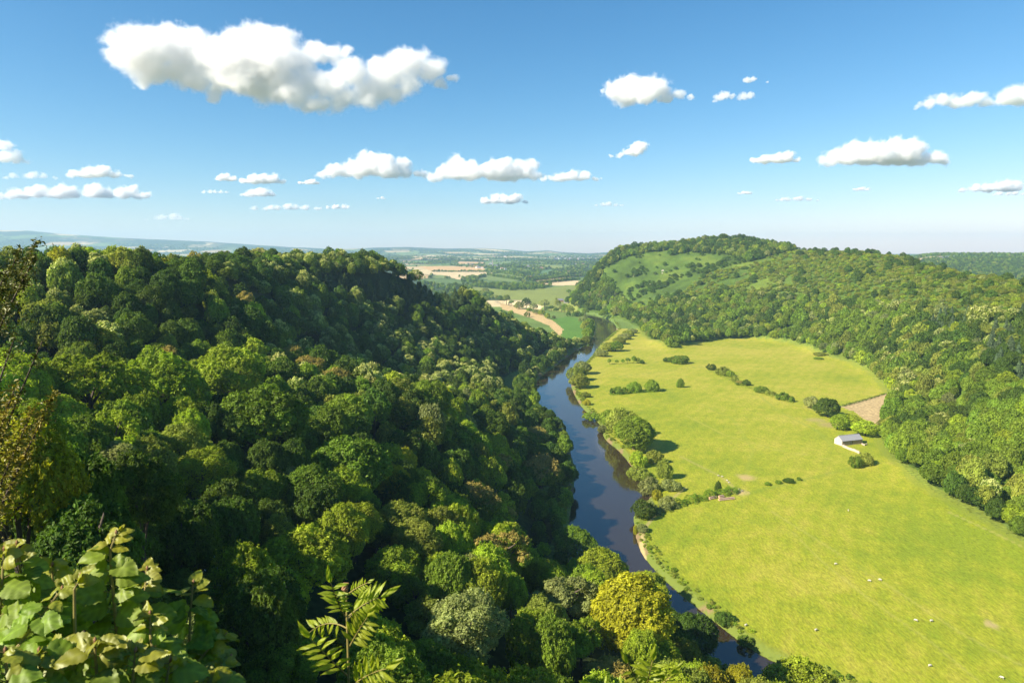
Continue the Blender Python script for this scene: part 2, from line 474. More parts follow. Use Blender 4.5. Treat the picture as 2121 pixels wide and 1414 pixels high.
def build_terrain():
    az_mid = np.arange(-44, 44.001, .13)
    az = np.radians(np.concatenate([np.arange(-180, -44, 4.), az_mid, np.arange(48, 180, 4.)]))
    rr = [0.4]
    while rr[-1] < 13900: rr.append(rr[-1] + max(.9, rr[-1]*.0078))
    rr = np.array(rr)
    A, R = np.meshgrid(az, rr, indexing='ij')
    x = R*np.sin(A); y = R*np.cos(A)
    z = np.empty_like(x)
    z[:] = height(x.ravel(), y.ravel()).reshape(x.shape)
    na, nr = x.shape
    idx = np.arange(na*nr).reshape(na, nr)
    i2 = np.roll(idx, -1, axis=0)
    f = np.stack([idx[:, :-1], idx[:, 1:], i2[:, 1:], i2[:, :-1]], -1).reshape(-1, 4)[:, ::-1]
    V = np.stack([x.ravel(), y.ravel(), z.ravel()], 1)
    c0 = len(V)
    V = np.vstack([V, [[0, 0, h1(0, 0)]]])
    xs, ys, zs = V.T
    px, py = proj(xs, np.maximum(ys, 1), zs)
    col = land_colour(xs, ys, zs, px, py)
    cx = V[f, 0].mean(1); cy = V[f, 1].mean(1)
    reg = np.zeros(len(f), int)
    reg[in_poly(cx, cy, MEADOW)] = 1
    reg[in_poly(cx, cy, TAN_SMALL)] = 2
    for k, (nm, kd, poly, c) in enumerate(FIELDS):
        reg[in_poly(cx, cy, poly)] = 3+k
    return V, f, reg, col, c0, idx, (az, rr, z)

V, F, REG, LCOL, C0, IDX, POLAR = build_terrain()

def ground_mat(name, detail=True):
    m, nt, out = new_mat(name)
    p = N(nt, 'ShaderNodeBsdfPrincipled'); p.inputs['Roughness'].default_value = .95
    p.inputs['Specular IOR Level'].default_value = .15
    at_ = N(nt, 'ShaderNodeAttribute', attribute_name='land')
    ge = N(nt, 'ShaderNodeNewGeometry')
    n1 = N(nt, 'ShaderNodeTexNoise'); n1.inputs['Scale'].default_value = .6; n1.inputs['Detail'].default_value = 6
    nt.links.new(ge.outputs['Position'], n1.inputs['Vector'])
    mr = N(nt, 'ShaderNodeMapRange'); mr.inputs['From Min'].default_value = .3; mr.inputs['From Max'].default_value = .7
    mr.inputs['To Min'].default_value = .6; mr.inputs['To Max'].default_value = 1.4
    nt.links.new(n1.outputs['Fac'], mr.inputs['Value'])
    vm = N(nt, 'ShaderNodeVectorMath', operation='SCALE')
    nt.links.new(at_.outputs['Color'], vm.inputs[0]); nt.links.new(mr.outputs['Result'], vm.inputs['Scale'])
    nt.links.new(vm.outputs['Vector'], p.inputs['Base Color'])
    nt.links.new(p.outputs['BSDF'], out.inputs['Surface'])
    return m

def meadow_mat():
    m, nt, out = new_mat('meadow_grass')
    p = N(nt, 'ShaderNodeBsdfPrincipled'); p.inputs['Roughness'].default_value = .9
    p.inputs['Specular IOR Level'].default_value = .2
    ge = N(nt, 'ShaderNodeNewGeometry')
    def noise(scale, stretch=(1, 1, 1), rot=0., detail=5, rough=.6):
        mp_ = N(nt, 'ShaderNodeMapping'); mp_.inputs['Scale'].default_value = stretch; mp_.inputs['Rotation'].default_value = (0, 0, rot)
        nt.links.new(ge.outputs['Position'], mp_.inputs['Vector'])
        nz = N(nt, 'ShaderNodeTexNoise'); nz.inputs['Scale'].default_value = scale; nz.inputs['Detail'].default_value = detail
        nz.inputs['Roughness'].default_value = rough
        nt.links.new(mp_.outputs[0], nz.inputs['Vector']); return nz
    big = noise(.013, detail=3); mid = noise(.09, detail=5, rough=.65); fine = noise(.55, (1, .28, 1), .35, 5, .75); tuft = noise(1.6, (1, .35, 1), -.2, 4, .7)
    cr = N(nt, 'ShaderNodeValToRGB')
    e = cr.color_ramp.elements
    e[0].position = .40; e[0].color = (.190, .245, .013, 1)
    e[1].position = .62; e[1].color = (.365, .330, .044, 1)
    e.new(.5).color = (.268, .292, .018, 1)
    def mad(a, k, b=None):
        q = N(nt, 'ShaderNodeMath', operation='MULTIPLY_ADD'); q.inputs[1].default_value = k
        nt.links.new(a, q.inputs[0])
        if b is None: q.inputs[2].default_value = 0
        else: nt.links.new(b, q.inputs[2])
        return q.outputs[0]
    wv = N(nt, 'ShaderNodeTexWave', wave_type='BANDS', bands_direction='X'); wv.inputs['Scale'].default_value = .035; wv.inputs['Distortion'].default_value = 5.; wv.inputs['Detail'].default_value = 3; wv.inputs['Detail Scale'].default_value = .6
    wm_ = N(nt, 'ShaderNodeMapping'); wm_.inputs['Rotation'].default_value = (0, 0, .55); nt.links.new(ge.outputs['Position'], wm_.inputs['Vector']); nt.links.new(wm_.outputs[0], wv.inputs['Vector'])
    s = mad(big.outputs['Fac'], .45); s = mad(mid.outputs['Fac'], .30, s); s = mad(fine.outputs['Fac'], .22, s); s = mad(wv.outputs['Fac'], .035, s)
    # the ground is drier and paler towards the far end of the meadow
    sep = N(nt, 'ShaderNodeSeparateXYZ'); nt.links.new(ge.outputs['Position'], sep.inputs[0])
    g = N(nt, 'ShaderNodeMapRange'); g.inputs['From Min'].default_value = 330; g.inputs['From Max'].default_value = 820
    g.inputs['To Min'].default_value = -.02; g.inputs['To Max'].default_value = .05
    nt.links.new(sep.outputs['Y'], g.inputs['Value'])
    ad = N(nt, 'ShaderNodeMath', operation='ADD'); nt.links.new(s, ad.inputs[0]); nt.links.new(g.outputs[0], ad.inputs[1])
    nt.links.new(ad.outputs[0], cr.inputs['Fac'])
    mr = N(nt, 'ShaderNodeMapRange'); mr.inputs['From Min'].default_value = .3; mr.inputs['From Max'].default_value = .7
    mr.inputs['To Min'].default_value = .62; mr.inputs['To Max'].default_value = 1.30
    nt.links.new(tuft.outputs['Fac'], mr.inputs['Value'])
    at_ = N(nt, 'ShaderNodeAttribute', attribute_name='land')
    vm = N(nt, 'ShaderNodeVectorMath', operation='SCALE')
    nt.links.new(cr.outputs['Color'], vm.inputs[0]); nt.links.new(mr.outputs['Result'], vm.inputs['Scale'])
    mx = N(nt, 'ShaderNodeMix', data_type='RGBA'); nt.links.new(at_.outputs['Alpha'], mx.inputs['Factor'])
    nt.links.new(vm.outputs['Vector'], mx.inputs[6]); nt.links.new(at_.outputs['Color'], mx.inputs[7])
    nt.links.new(mx.outputs[2], p.inputs['Base Color'])
    bp = N(nt, 'ShaderNodeBump'); bp.inputs['Strength'].default_value = .5; bp.inputs['Distance'].default_value = .5
    nt.links.new(fine.outputs['Fac'], bp.inputs['Height']); nt.links.new(bp.outputs[0], p.inputs['Normal'])
    nt.links.new(p.outputs['BSDF'], out.inputs['Surface'])
    return m

GROUND = ground_mat('open_ground'); MEADOWM = meadow_mat()
PATHS = [  # worn lines and paths in the meadow (photo points)
    ([(1530,1020),(1512,1002),(1490,985),(1450,965),(1410,945)], 1.0, (.36,.30,.12), .4),
    ([(1545,1022),(1620,1003),(1700,985),(1790,962)], .9, (.17,.24,.02), .6),
    ([(1420,1010),(1395,1030),(1390,1046),(1360,1062),(1338,1090),(1328,1130),(1335,1150)], .7, (.38,.30,.14), .7),
    ([(1325,752),(1420,745),(1480,752)], 1.3, (.22,.27,.03), .6),
    ([(1270,782),(1400,765),(1450,760),(1480,762)], 1.0, (.22,.27,.03), .6),
    ([(1600,1060),(1760,1160),(1990,1310),(2121,1380)], .6, (.36,.34,.08), .45),
    ([(1960,1062),(2060,1110),(2121,1142)], .6, (.34,.31,.09), .6),
    ([(1640,1100),(1700,1160),(1800,1240),(1930,1330),(2040,1420)], .5, (.36,.34,.08), .4),
    ([(1440,1060),(1560,1080),(1700,1130),(1850,1210),(2121,1330)], .7, (.26,.30,.02), .5),
    ([(1420,860),(1500,900),(1600,930),(1720,950)], .9, (.38,.35,.06), .5),
    ([(1360,800),(1440,830),(1520,870),(1560,930),(1540,1000)], .8, (.24,.28,.03), .5),
    ([(1575,820),(1610,850),(1690,890),(1725,925)], 1.0, (.21,.26,.03), .5),
    ([(1740,842),(1790,829),(1838,816)], 1.3, (.10,.15,.03), .9),
]
def build_land():
    vcol = np.concatenate([LCOL, np.zeros((len(LCOL), 1))], 1)
    xs, ys = V[:, 0], V[:, 1]
    near = (ys > 100) & (ys < 1100) & (np.abs(xs) < 600)
    xi, yi = xs[near], ys[near]
    sub = vcol[near]
    bd = dist_line(xi, yi, BANK_S)
    # rough herbage and bare earth along the bank
    m = bd < 4.5 + 2.5*fbm(xi/9, yi/9, 71)
    w = np.clip(1 - bd/5.0, 0, 1)*.95
    earth = (fbm(xi/11, yi/11, 73) > .10) & (bd < 2.6)
    c = np.where(earth[:, None], np.array([.20, .145, .075]), np.array([.13, .17, .03]))
    sub[m, :3] = c[m]; sub[m, 3] = np.maximum(sub[m, 3], np.clip(w[m]*1.4, 0, .95))
    for pts, wd, c, al in PATHS:
        line = [tuple(gp(a, b, 1.)) for a, b in pts]
        d = dist_line(xi, yi, line)
        m = d < wd*1.6
        a = al*np.clip(1.6 - d[m]/wd, 0, 1)
        sub[m, :3] = c; sub[m, 3] = np.maximum(sub[m, 3], a)
    # dry / bare patches
    for a, b, r, c in [(1545,988,7,(.42,.30,.15)),(1530,1018,5,(.45,.33,.18)),(2050,1290,3,(.40,.30,.16)),(1695,845,12,(.30,.27,.09)),(1720,880,11,(.30,.24,.10)),(1690,870,9,(.32,.27,.1))]:
        q = gp(a, b, 1.); d = np.hypot(xi-q[0], yi-q[1]) + 3*fbm(xi/5, yi/5, 77)
        m = d < r; sub[m, :3] = c; sub[m, 3] = np.maximum(sub[m, 3], .75*np.clip(1.5*(1-d[m]/r), 0, 1))
    # rough grass under the wood edge
    me = dist_line(xi, yi, [tuple(gp(a, b, 1.)) for a, b in MEADOW_PX])
    wv = 5 + 5*fbm(xi/12, yi/12, 79)
    m = (me < wv) & (sub[:, 3] < .3)
    sub[m, :3] = (.17, .215, .03); sub[m, 3] = .55*np.clip(2.2*(1-me[m]/wv[m]), 0, 1)
    vcol[near] = sub
    def part(name, faces, mat, colour=None):
        used, inv = np.unique(faces, return_inverse=True)
        c = vcol[used].copy()
        if colour is not None:
            n = fbm(V[used, 0]/25, V[used, 1]/60, 81)[:, None]
            c[:, :3] = np.array(colour)*(1+.16*n)
        me_ = mesh_np(name, V[used], inv.reshape(faces.shape), [mat], smooth=True, attrs={'land': ('FLOAT_COLOR', c)})
        o = obj(name, me_); tag(o, kind='structure'); return o
    part('meadow', F[REG == 1], MEADOWM)
    part('ploughed_field', F[REG == 2], GROUND, (.40, .30, .15))
    for k, (nm, kd, poly, c) in enumerate(FIELDS):
        ff = F[REG == 3+k]
        if len(ff): part(nm, ff, GROUND, c)
    rest = F[REG == 0]
    tris = [[int(C0), int(IDX[(i+1) % len(IDX), 0]), int(IDX[i, 0])] for i in range(len(IDX))]
    used, inv = np.unique(rest, return_inverse=True)
    remap = {int(u): i for i, u in enumerate(used)}
    verts = np.vstack([V[used], V[C0:C0+1]])
    faces = inv.reshape(rest.shape).tolist() + [[len(used), remap[t[1]], remap[t[2]]] for t in tris]
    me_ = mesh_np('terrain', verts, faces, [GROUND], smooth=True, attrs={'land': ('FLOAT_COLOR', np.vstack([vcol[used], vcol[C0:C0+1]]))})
    tag(obj('terrain', me_), kind='structure')
build_land()

def build_river():
    m, nt, out = new_mat('river_water')
    p = N(nt, 'ShaderNodeBsdfPrincipled'); p.inputs['Base Color'].default_value = (.034, .023, .013, 1)
    p.inputs['Roughness'].default_value = .06; p.inputs['IOR'].default_value = 1.48; p.inputs['Specular IOR Level'].default_value = 1.0
    ge = N(nt, 'ShaderNodeNewGeometry')
    nz = N(nt, 'ShaderNodeTexNoise'); nz.inputs['Scale'].default_value = .5; nz.inputs['Detail'].default_value = 4
    nt.links.new(ge.outputs['Position'], nz.inputs['Vector'])
    bp = N(nt, 'ShaderNodeBump'); bp.inputs['Strength'].default_value = .28; bp.inputs['Distance'].default_value = .10
    nt.links.new(nz.outputs['Fac'], bp.inputs['Height']); nt.links.new(bp.outputs[0], p.inputs['Normal'])
    nt.links.new(p.outputs['BSDF'], out.inputs['Surface'])
    # a sheet a little wider than the channel; the banks hide its rim
    bm = bmesh.new()
    for a, b in zip(range(len(L_W)-1), range(len(L_W)-1)): pass
    n = 90
    def resample(line):
        pts = np.array(line); d = np.concatenate([[0], np.cumsum(np.hypot(*np.diff(pts, axis=0).T))]); t = np.linspace(0, d[-1], n)
        return np.stack([np.interp(t, d, pts[:, 0]), np.interp(t, d, pts[:, 1])], 1)
    A, B = resample(L_W), resample(R_W)
    rows = []
    for i in range(n):
        c = (A[i]+B[i])/2
        rows.append([bm.verts.new((*(c + (q-c)*k), WZ)) for q, k in ((A[i], 1.35), (A[i], .5), (B[i], .5), (B[i], 1.35))])
    for i in range(n-1):
        for k in range(3):
            f = bm.faces.new((rows[i][k], rows[i][k+1], rows[i+1][k+1], rows[i+1][k]))
    bmesh.ops.recalc_face_normals(bm, faces=bm.faces)
    if sum(f.normal.z for f in bm.faces) < 0: bmesh.ops.reverse_faces(bm, faces=bm.faces)
    me = bpy.data.meshes.new('river'); bm.to_mesh(me); bm.free(); me.materials.append(m)
    tag(obj('river', me), kind='structure')
build_river()
#PART2
# ------------------------------------------------------------------ tree meshes
def unit(v): return v/np.maximum(np.linalg.norm(v, axis=-1, keepdims=True), 1e-9)

def leaf_quads(P, Nn, size, r, aspect=.55, fold=.18):
    """a folded leaf-spray face at each point"""
    n = len(P)
    t = unit(np.cross(Nn, unit(r.normal(size=(n, 3)))))
    b = np.cross(Nn, t)
    s = (size*(.65+.7*r.random(n)))[:, None]
    L = s*.5; W = s*.5*aspect
    v = np.empty((n, 4, 3))
    v[:, 0] = P - t*L; v[:, 1] = P + b*W + Nn*s*fold*.5 + t*L*.1; v[:, 2] = P + t*L; v[:, 3] = P - b*W + Nn*s*fold*.5 + t*L*.1
    f = np.arange(n*4).reshape(n, 4)
    return v.reshape(-1, 3), f

def crown_shape(seed, shape):
    """lumps (centre, radius) of a unit crown: width 2, base z=0, top z=hh"""
    r = np.random.default_rng(seed)
    if shape == 'round':   hh, nl, rl = 1.55, 46, (.20, .38)
    elif shape == 'dome':  hh, nl, rl = 1.25, 50, (.18, .36)
    elif shape == 'tall':  hh, nl, rl = 2.3, 52, (.20, .37)
    elif shape == 'open':  hh, nl, rl = 1.7, 36, (.17, .32)
    else:                  hh, nl, rl = 1.0, 36, (.15, .36)          # bush
    cs, rs = [], []
    for k in range(nl):
        for _ in range(60):
            u = r.normal(size=3); u /= np.linalg.norm(u)
            if shape != 'bush' and u[2] < -.55: continue
            R = rl[0] + (rl[1]-rl[0])*r.random()
            k_ = (.55 + .45*r.random()**.5)*(1-R*.75)
            c = np.array([u[0]*k_, u[1]*k_, hh*.5 + u[2]*k_*hh*.52])
            taper = 1 - .25*max(0, (c[2]/hh-.55)/.45)
            c[:2] *= taper
            if all(np.linalg.norm(c-q) > .42*(R+s) for q, s in zip(cs, rs)): break
        cs.append(c); rs.append(R)
    cs.append(np.array([0, 0, hh*.45])); rs.append(.5)
    sk = 1 + (.26 if shape == 'bush' else .16)*r.normal(size=2)
    cs = np.array(cs); cs[:, :2] *= sk
    return cs, np.array(rs), hh

def crown_mesh(name, seed, shape, nleaf, lsize, mat, topmat=None, topfrac=.0):
    r = np.random.default_rng(seed+1000)
    cs, rs, hh = crown_shape(seed, shape)
    nl = len(cs)
    w = rs[:-1]**2; w = w/w.sum()
    P = np.empty((0, 3)); D = np.empty((0, 3)); LI = np.empty(0, int)
    ltint = r.random(nl)
    while len(P) < nleaf:
        m = nleaf*2
        li = r.choice(nl-1, m, p=w)
        d = unit(r.normal(size=(m, 3)))
        outw = unit(cs[li] - np.array([0, 0, hh*.4]))
        d = unit(d + outw*.55 + np.array([0, 0, .25]))
        # second level: small bumps on each lump
        k = np.sin(d[:, 0]*7+li*1.7)*np.sin(d[:, 1]*7+li*2.9)*np.sin(d[:, 2]*7+li*.7)
        rad = rs[li]*(.86 + .26*k + .16*r.random(m)**2*(1+k))
        q = cs[li] + d*rad[:, None]
        ok = np.ones(m, bool)
        for j in range(nl):
            dd = np.linalg.norm(q-cs[j], axis=1)
            ok &= ~((dd < rs[j]*.74) & (li != j))
        ok &= q[:, 2] > -.12
        P = np.vstack([P, q[ok]]); D = np.vstack([D, d[ok]]); LI = np.concatenate([LI, li[ok]])
    P, D, LI = P[:nleaf], D[:nleaf], LI[:nleaf]
    Nn = unit(D*.95 + .52*r.normal(size=D.shape) + np.array([0, 0, .35]))
    v, f = leaf_quads(P, Nn, np.full(nleaf, lsize), r)
    tint = np.clip(.5 + .34*(ltint[LI]-.5)*2*.6 + .22*r.normal(size=nleaf), 0, 1)
    mi = np.zeros(nleaf, int)
    mats = [mat]
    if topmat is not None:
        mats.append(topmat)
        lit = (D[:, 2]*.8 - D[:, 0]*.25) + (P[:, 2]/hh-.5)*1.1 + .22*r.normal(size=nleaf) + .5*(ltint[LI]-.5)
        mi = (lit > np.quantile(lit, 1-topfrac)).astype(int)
    return mesh_np(name, v, f, mats, mi, attrs={'tint': ('FLOAT', np.repeat(tint, 4))})

def conifer_mesh(name, seed, n, lsize, mat, hh=3.4):
    r = np.random.default_rng(seed)
    t = r.random(n)**1.35                         # 0 base .. 1 tip
    tiers = 15
    tt = (np.floor(t*tiers)+.5)/tiers
    z = hh*(.06+.94*np.where(r.random(n) < .75, tt + .035*r.normal(size=n), t))
    Rmax = (1-t)**.85*(.95+.12*np.sin(t*40)) + .03
    nb = 11
    br = r.integers(0, nb, n)
    ang = 2*PI*br/nb + np.floor(t*tiers)*2.4 + .16*r.normal(size=n) + seed
    k = r.random(n)**.6
    rad = Rmax*k*(.8+.25*np.sin(br*3.1+np.floor(t*tiers)*1.3))
    P = np.stack([np.cos(ang)*rad, np.sin(ang)*rad, z - rad*.38 + .04*r.normal(size=n)], 1)
    D = np.stack([np.cos(ang), np.sin(ang), np.full(n, .9)], 1)
    Nn = unit(D + .6*r.normal(size=D.shape))
    v, f = leaf_quads(P, Nn, np.full(n, lsize), r, .4)
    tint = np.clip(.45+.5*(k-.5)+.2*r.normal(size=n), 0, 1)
    return mesh_np(name, v, f, [mat], attrs={'tint': ('FLOAT', np.repeat(tint, 4))})

def trunk_mesh(name, seed, hh, r0=.09, limbs=5):
    r = random.Random(seed)
    b = MB()
    top = hh*.75
    pts = [(0, 0, -1.0), (0, 0, .0), (r.uniform(-.05, .05), r.uniform(-.05, .05), top*.5), (r.uniform(-.1, .1), r.uniform(-.1, .1), top)]
    b.tube(pts, [r0*1.5, r0*1.1, r0*.8, r0*.3], 7)
    for k in range(limbs):
        a = 2*PI*k/limbs + r.random(); z0 = top*(.25+.5*r.random()); L = .5+.25*r.random()
        b.tube([(0, 0, z0), (math.cos(a)*L*.5, math.sin(a)*L*.5, z0+L*.45), (math.cos(a)*L, math.sin(a)*L, z0+L*.7)], [r0*.5, r0*.34, r0*.14], 5)
    return b.mesh(name, BARK)

SHAPES = ['round', 'dome', 'round', 'tall', 'open', 'dome']
_cache = {}
def get_crown(lod, tone, k):
    shape = SHAPES[k % len(SHAPES)] if lod != 'bush' else 'bush'
    key = (lod, tone, k)
    if key in _cache: return _cache[key]
    n, ls = {'hi': (19000, .070), 'mid': (3800, .130), 'low': (900, .225), 'far': (130, .52), 'bush': (3000, .13)}[lod]
    mat = LEAF[tone]
    top = None; tf = 0
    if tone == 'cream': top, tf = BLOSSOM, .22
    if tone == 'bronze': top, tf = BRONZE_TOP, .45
    if tone in ('conifer', 'bluecon'):
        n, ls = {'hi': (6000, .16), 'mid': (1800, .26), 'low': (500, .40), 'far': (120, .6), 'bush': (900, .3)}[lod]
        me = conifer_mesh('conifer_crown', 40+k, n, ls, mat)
    else:
        base = LEAF['mid'] if tone == 'bronze' else mat
        me = crown_mesh('crown', 100+k*7, shape, n, ls, base, top, tf)
    _cache[key] = me
    return me
_tr = {}
def get_trunk(k, hh=1.6):
    if k not in _tr: _tr[k] = trunk_mesh('trunk', k, hh)
    return _tr[k]
HH = {'round': 1.55, 'dome': 1.25, 'tall': 2.3, 'open': 1.7, 'bush': 1.0}

def make_tree(name, x, y, z, R, H, tone, k, lod, label, cat, group=None, trunk=True, rz=None, bole=.22):
    """R crown radius, H total height, bole: bare share of the height"""
    rz = random.uniform(0, 2*PI) if rz is None else rz
    root = empty(name, (x, y, z))
    tag(root, label, cat, group)
    root['tone'] = tone
    me = get_crown(lod, tone, k)
    con = tone in ('conifer', 'bluecon')
    hh = 3.4 if con else HH[SHAPES[k % len(SHAPES)] if lod != 'bush' else 'bush']
    c = obj('crown', me, root)
    b0 = 0.02*H if con else bole*H
    c.location = (0, 0, b0); c.scale = (R, R, (H-b0)/hh); c.rotation_euler = (0, 0, rz)
    if trunk:
        t = obj('trunk', get_trunk(k % 4), root)
        s = R*.8
        t.scale = (s*(.5 if con else 1), s*(.5 if con else 1), (b0 + (H-b0)*.7)/1.2)
    return root

# ------------------------------------------------------------------ where things are hidden (the ridge line seen from the viewpoint)
_az, _rr, _pz = POLAR
_el = (_pz + 9.0*((_pz > 3) & (_rr[None, :] > 70)) - EYE)/_rr[None, :]
_el[:, _rr < 15] = -9
_runmax = np.maximum.accumulate(_el, axis=1)
def seen(x, y, ztop, margin=.022):
    a = np.arctan2(x, y); r = np.hypot(x, y)
    ia = np.clip(np.searchsorted(_az, a), 0, len(_az)-1)
    ir = np.clip(np.searchsorted(_rr, r*.96)-1, 0, len(_rr)-1)
    return (ztop-EYE)/r > _runmax[ia, ir] - margin

def jitter_grid(x0, x1, y0, y1, s, seed):
    r = np.random.default_rng(seed)
    nx = int((x1-x0)/s); ny = int((y1-y0)/(s*.866))
    gx, gy = np.meshgrid(np.arange(nx), np.arange(ny))
    x = x0 + (gx + .5*(gy % 2))*s + (r.random(gx.shape)-.5)*s*.75
    y = y0 + gy*s*.866 + (r.random(gx.shape)-.5)*s*.75
    return x.ravel(), y.ravel()

def in_frame(px, py, m=60): return (px > -m) & (px < 2121+m) & (py < 1414+m*2)

# ------------------------------------------------------------------ stuff: woods as one object of many trees
def scatter(name, label, x, y, z, sx, sz, rot, idx, protos, kind='stuff', tilt=None):
    """one object, one point per tree; idx picks the mesh"""
    n = len(x)
    me = mesh_np(name, np.stack([x, y, z], 1), np.zeros((0, 3), int), attrs={
        'scl': ('FLOAT_VECTOR', np.stack([sx, sx, sz], 1)), 'rot': ('FLOAT_VECTOR', np.stack([0*rot, 0*rot, rot], 1)), 'idx': ('INT', idx)})
    o = obj(name, me); tag(o, label, kind=kind)
    ng = bpy.data.node_groups.new(name, 'GeometryNodeTree')
    ng.interface.new_socket('Geometry', in_out='INPUT', socket_type='NodeSocketGeometry')
    ng.interface.new_socket('Geometry', in_out='OUTPUT', socket_type='NodeSocketGeometry')
    gi = ng.nodes.new('NodeGroupInput'); go = ng.nodes.new('NodeGroupOutput'); jn = ng.nodes.new('GeometryNodeJoinGeometry')
    def attr(nm, ty):
        a = ng.nodes.new('GeometryNodeInputNamedAttribute'); a.data_type = ty; a.inputs['Name'].default_value = nm
        return a.outputs[0]
    ai, asc, ar = attr('idx', 'INT'), attr('scl', 'FLOAT_VECTOR'), attr('rot', 'FLOAT_VECTOR')
    for k, pm in enumerate(protos):
        src = bpy.data.objects.new(name + '_tree', pm)
        oi = ng.nodes.new('GeometryNodeObjectInfo'); oi.inputs['Object'].default_value = src; oi.inputs['As Instance'].default_value = True
        cmp_ = ng.nodes.new('FunctionNodeCompare'); cmp_.data_type = 'INT'; cmp_.operation = 'EQUAL'
        ng.links.new(ai, cmp_.inputs[2]); cmp_.inputs[3].default_value = k
        ip = ng.nodes.new('GeometryNodeInstanceOnPoints')
        ng.links.new(gi.outputs[0], ip.inputs['Points']); ng.links.new(cmp_.outputs[0], ip.inputs['Selection'])
        ng.links.new(oi.outputs['Geometry'], ip.inputs['Instance'])
        ng.links.new(ar, ip.inputs['Rotation']); ng.links.new(asc, ip.inputs['Scale'])
        ng.links.new(ip.outputs[0], jn.inputs[0])
    ng.links.new(jn.outputs[0], go.inputs[0])
    md = o.modifiers.new('trees', 'NODES'); md.node_group = ng
    return o

TAKEN = []     # (x, y, r) of hand placed trees
def free(x, y, r):
    ok = np.ones(len(x), bool)
    for a, b, q in TAKEN: ok &= np.hypot(x-a, y-b) > (q+r)*.72
    return ok

# ------------------------------------------------------------------ hand placed trees of the left wood: px, py of crown centre, width px, tone, shape, text
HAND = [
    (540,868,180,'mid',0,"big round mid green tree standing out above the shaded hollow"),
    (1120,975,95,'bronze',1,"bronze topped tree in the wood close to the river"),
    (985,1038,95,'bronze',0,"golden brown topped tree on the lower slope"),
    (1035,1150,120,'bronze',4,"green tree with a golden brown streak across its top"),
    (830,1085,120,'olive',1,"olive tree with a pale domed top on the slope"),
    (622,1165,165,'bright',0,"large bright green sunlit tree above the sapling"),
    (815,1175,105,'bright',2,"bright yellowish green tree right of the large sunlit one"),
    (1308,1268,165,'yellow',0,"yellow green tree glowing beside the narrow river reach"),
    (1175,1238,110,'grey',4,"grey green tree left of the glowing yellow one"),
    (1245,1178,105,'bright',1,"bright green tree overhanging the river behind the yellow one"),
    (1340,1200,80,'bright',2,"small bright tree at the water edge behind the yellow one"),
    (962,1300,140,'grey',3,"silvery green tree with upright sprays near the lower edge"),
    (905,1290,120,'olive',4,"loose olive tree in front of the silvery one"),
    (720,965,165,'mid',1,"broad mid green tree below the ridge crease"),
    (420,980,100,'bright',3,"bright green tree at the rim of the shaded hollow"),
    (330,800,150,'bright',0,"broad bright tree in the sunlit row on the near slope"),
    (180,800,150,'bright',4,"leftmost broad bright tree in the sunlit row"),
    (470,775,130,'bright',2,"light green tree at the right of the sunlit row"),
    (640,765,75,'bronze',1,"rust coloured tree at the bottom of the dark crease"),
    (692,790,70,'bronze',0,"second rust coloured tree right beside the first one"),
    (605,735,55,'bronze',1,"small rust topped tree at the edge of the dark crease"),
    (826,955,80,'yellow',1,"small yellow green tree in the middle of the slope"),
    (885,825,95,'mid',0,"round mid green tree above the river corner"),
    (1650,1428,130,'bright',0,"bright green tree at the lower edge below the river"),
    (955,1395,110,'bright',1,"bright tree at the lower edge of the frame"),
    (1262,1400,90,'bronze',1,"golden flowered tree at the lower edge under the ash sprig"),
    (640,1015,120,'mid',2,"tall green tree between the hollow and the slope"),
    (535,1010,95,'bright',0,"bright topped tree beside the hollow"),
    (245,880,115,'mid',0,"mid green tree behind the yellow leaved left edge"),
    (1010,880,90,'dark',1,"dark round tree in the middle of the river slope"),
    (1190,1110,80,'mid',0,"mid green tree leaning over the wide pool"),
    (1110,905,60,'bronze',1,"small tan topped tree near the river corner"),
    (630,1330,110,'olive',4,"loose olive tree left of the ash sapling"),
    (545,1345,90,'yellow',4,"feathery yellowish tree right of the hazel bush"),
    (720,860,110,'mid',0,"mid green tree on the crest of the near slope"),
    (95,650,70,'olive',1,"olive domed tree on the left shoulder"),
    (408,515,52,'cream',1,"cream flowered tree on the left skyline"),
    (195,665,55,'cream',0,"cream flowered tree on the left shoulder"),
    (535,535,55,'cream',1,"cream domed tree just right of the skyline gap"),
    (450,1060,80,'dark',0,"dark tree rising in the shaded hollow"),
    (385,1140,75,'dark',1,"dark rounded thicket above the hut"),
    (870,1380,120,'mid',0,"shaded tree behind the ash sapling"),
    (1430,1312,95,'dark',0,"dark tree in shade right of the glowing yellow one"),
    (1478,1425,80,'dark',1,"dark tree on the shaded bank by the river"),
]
wood_things = []
def hand_tree(px, py, wpx, tone, k, text):
    shape = SHAPES[k % len(SHAPES)]
    dz = TH*.62
    p = hit(px, py, dz, 55)
    if p is None: return
    p0 = p
    for _ in range(3):
        d = math.hypot(p[0], p[1]); sl = math.sqrt(d*d + (EYE-p[2])**2)
        R = min(wpx*.5*sl/FPX, 11.0)
        H = max(R*1.9 if shape in ('round', 'open') else R*1.6 if shape == 'dome' else R*2.6, 5)
        H = min(H, 24)
        p2 = hit(px, py, H*.6, 55)
        if p2 and .75 < p2[1]/p0[1] < 1.35: p = p2
    x, y, _z = p
    z = h1(x, y) - .3
    TAKEN.append((x, y, R))
    t = make_tree('broadleaf_tree', x, y, z, R, H, tone, k, 'hi', text, 'tree', 'trees of the left wood', bole=.2)
    wood_things.append((t, x, y, z, R, H, tone))
for a in HAND: hand_tree(*a)
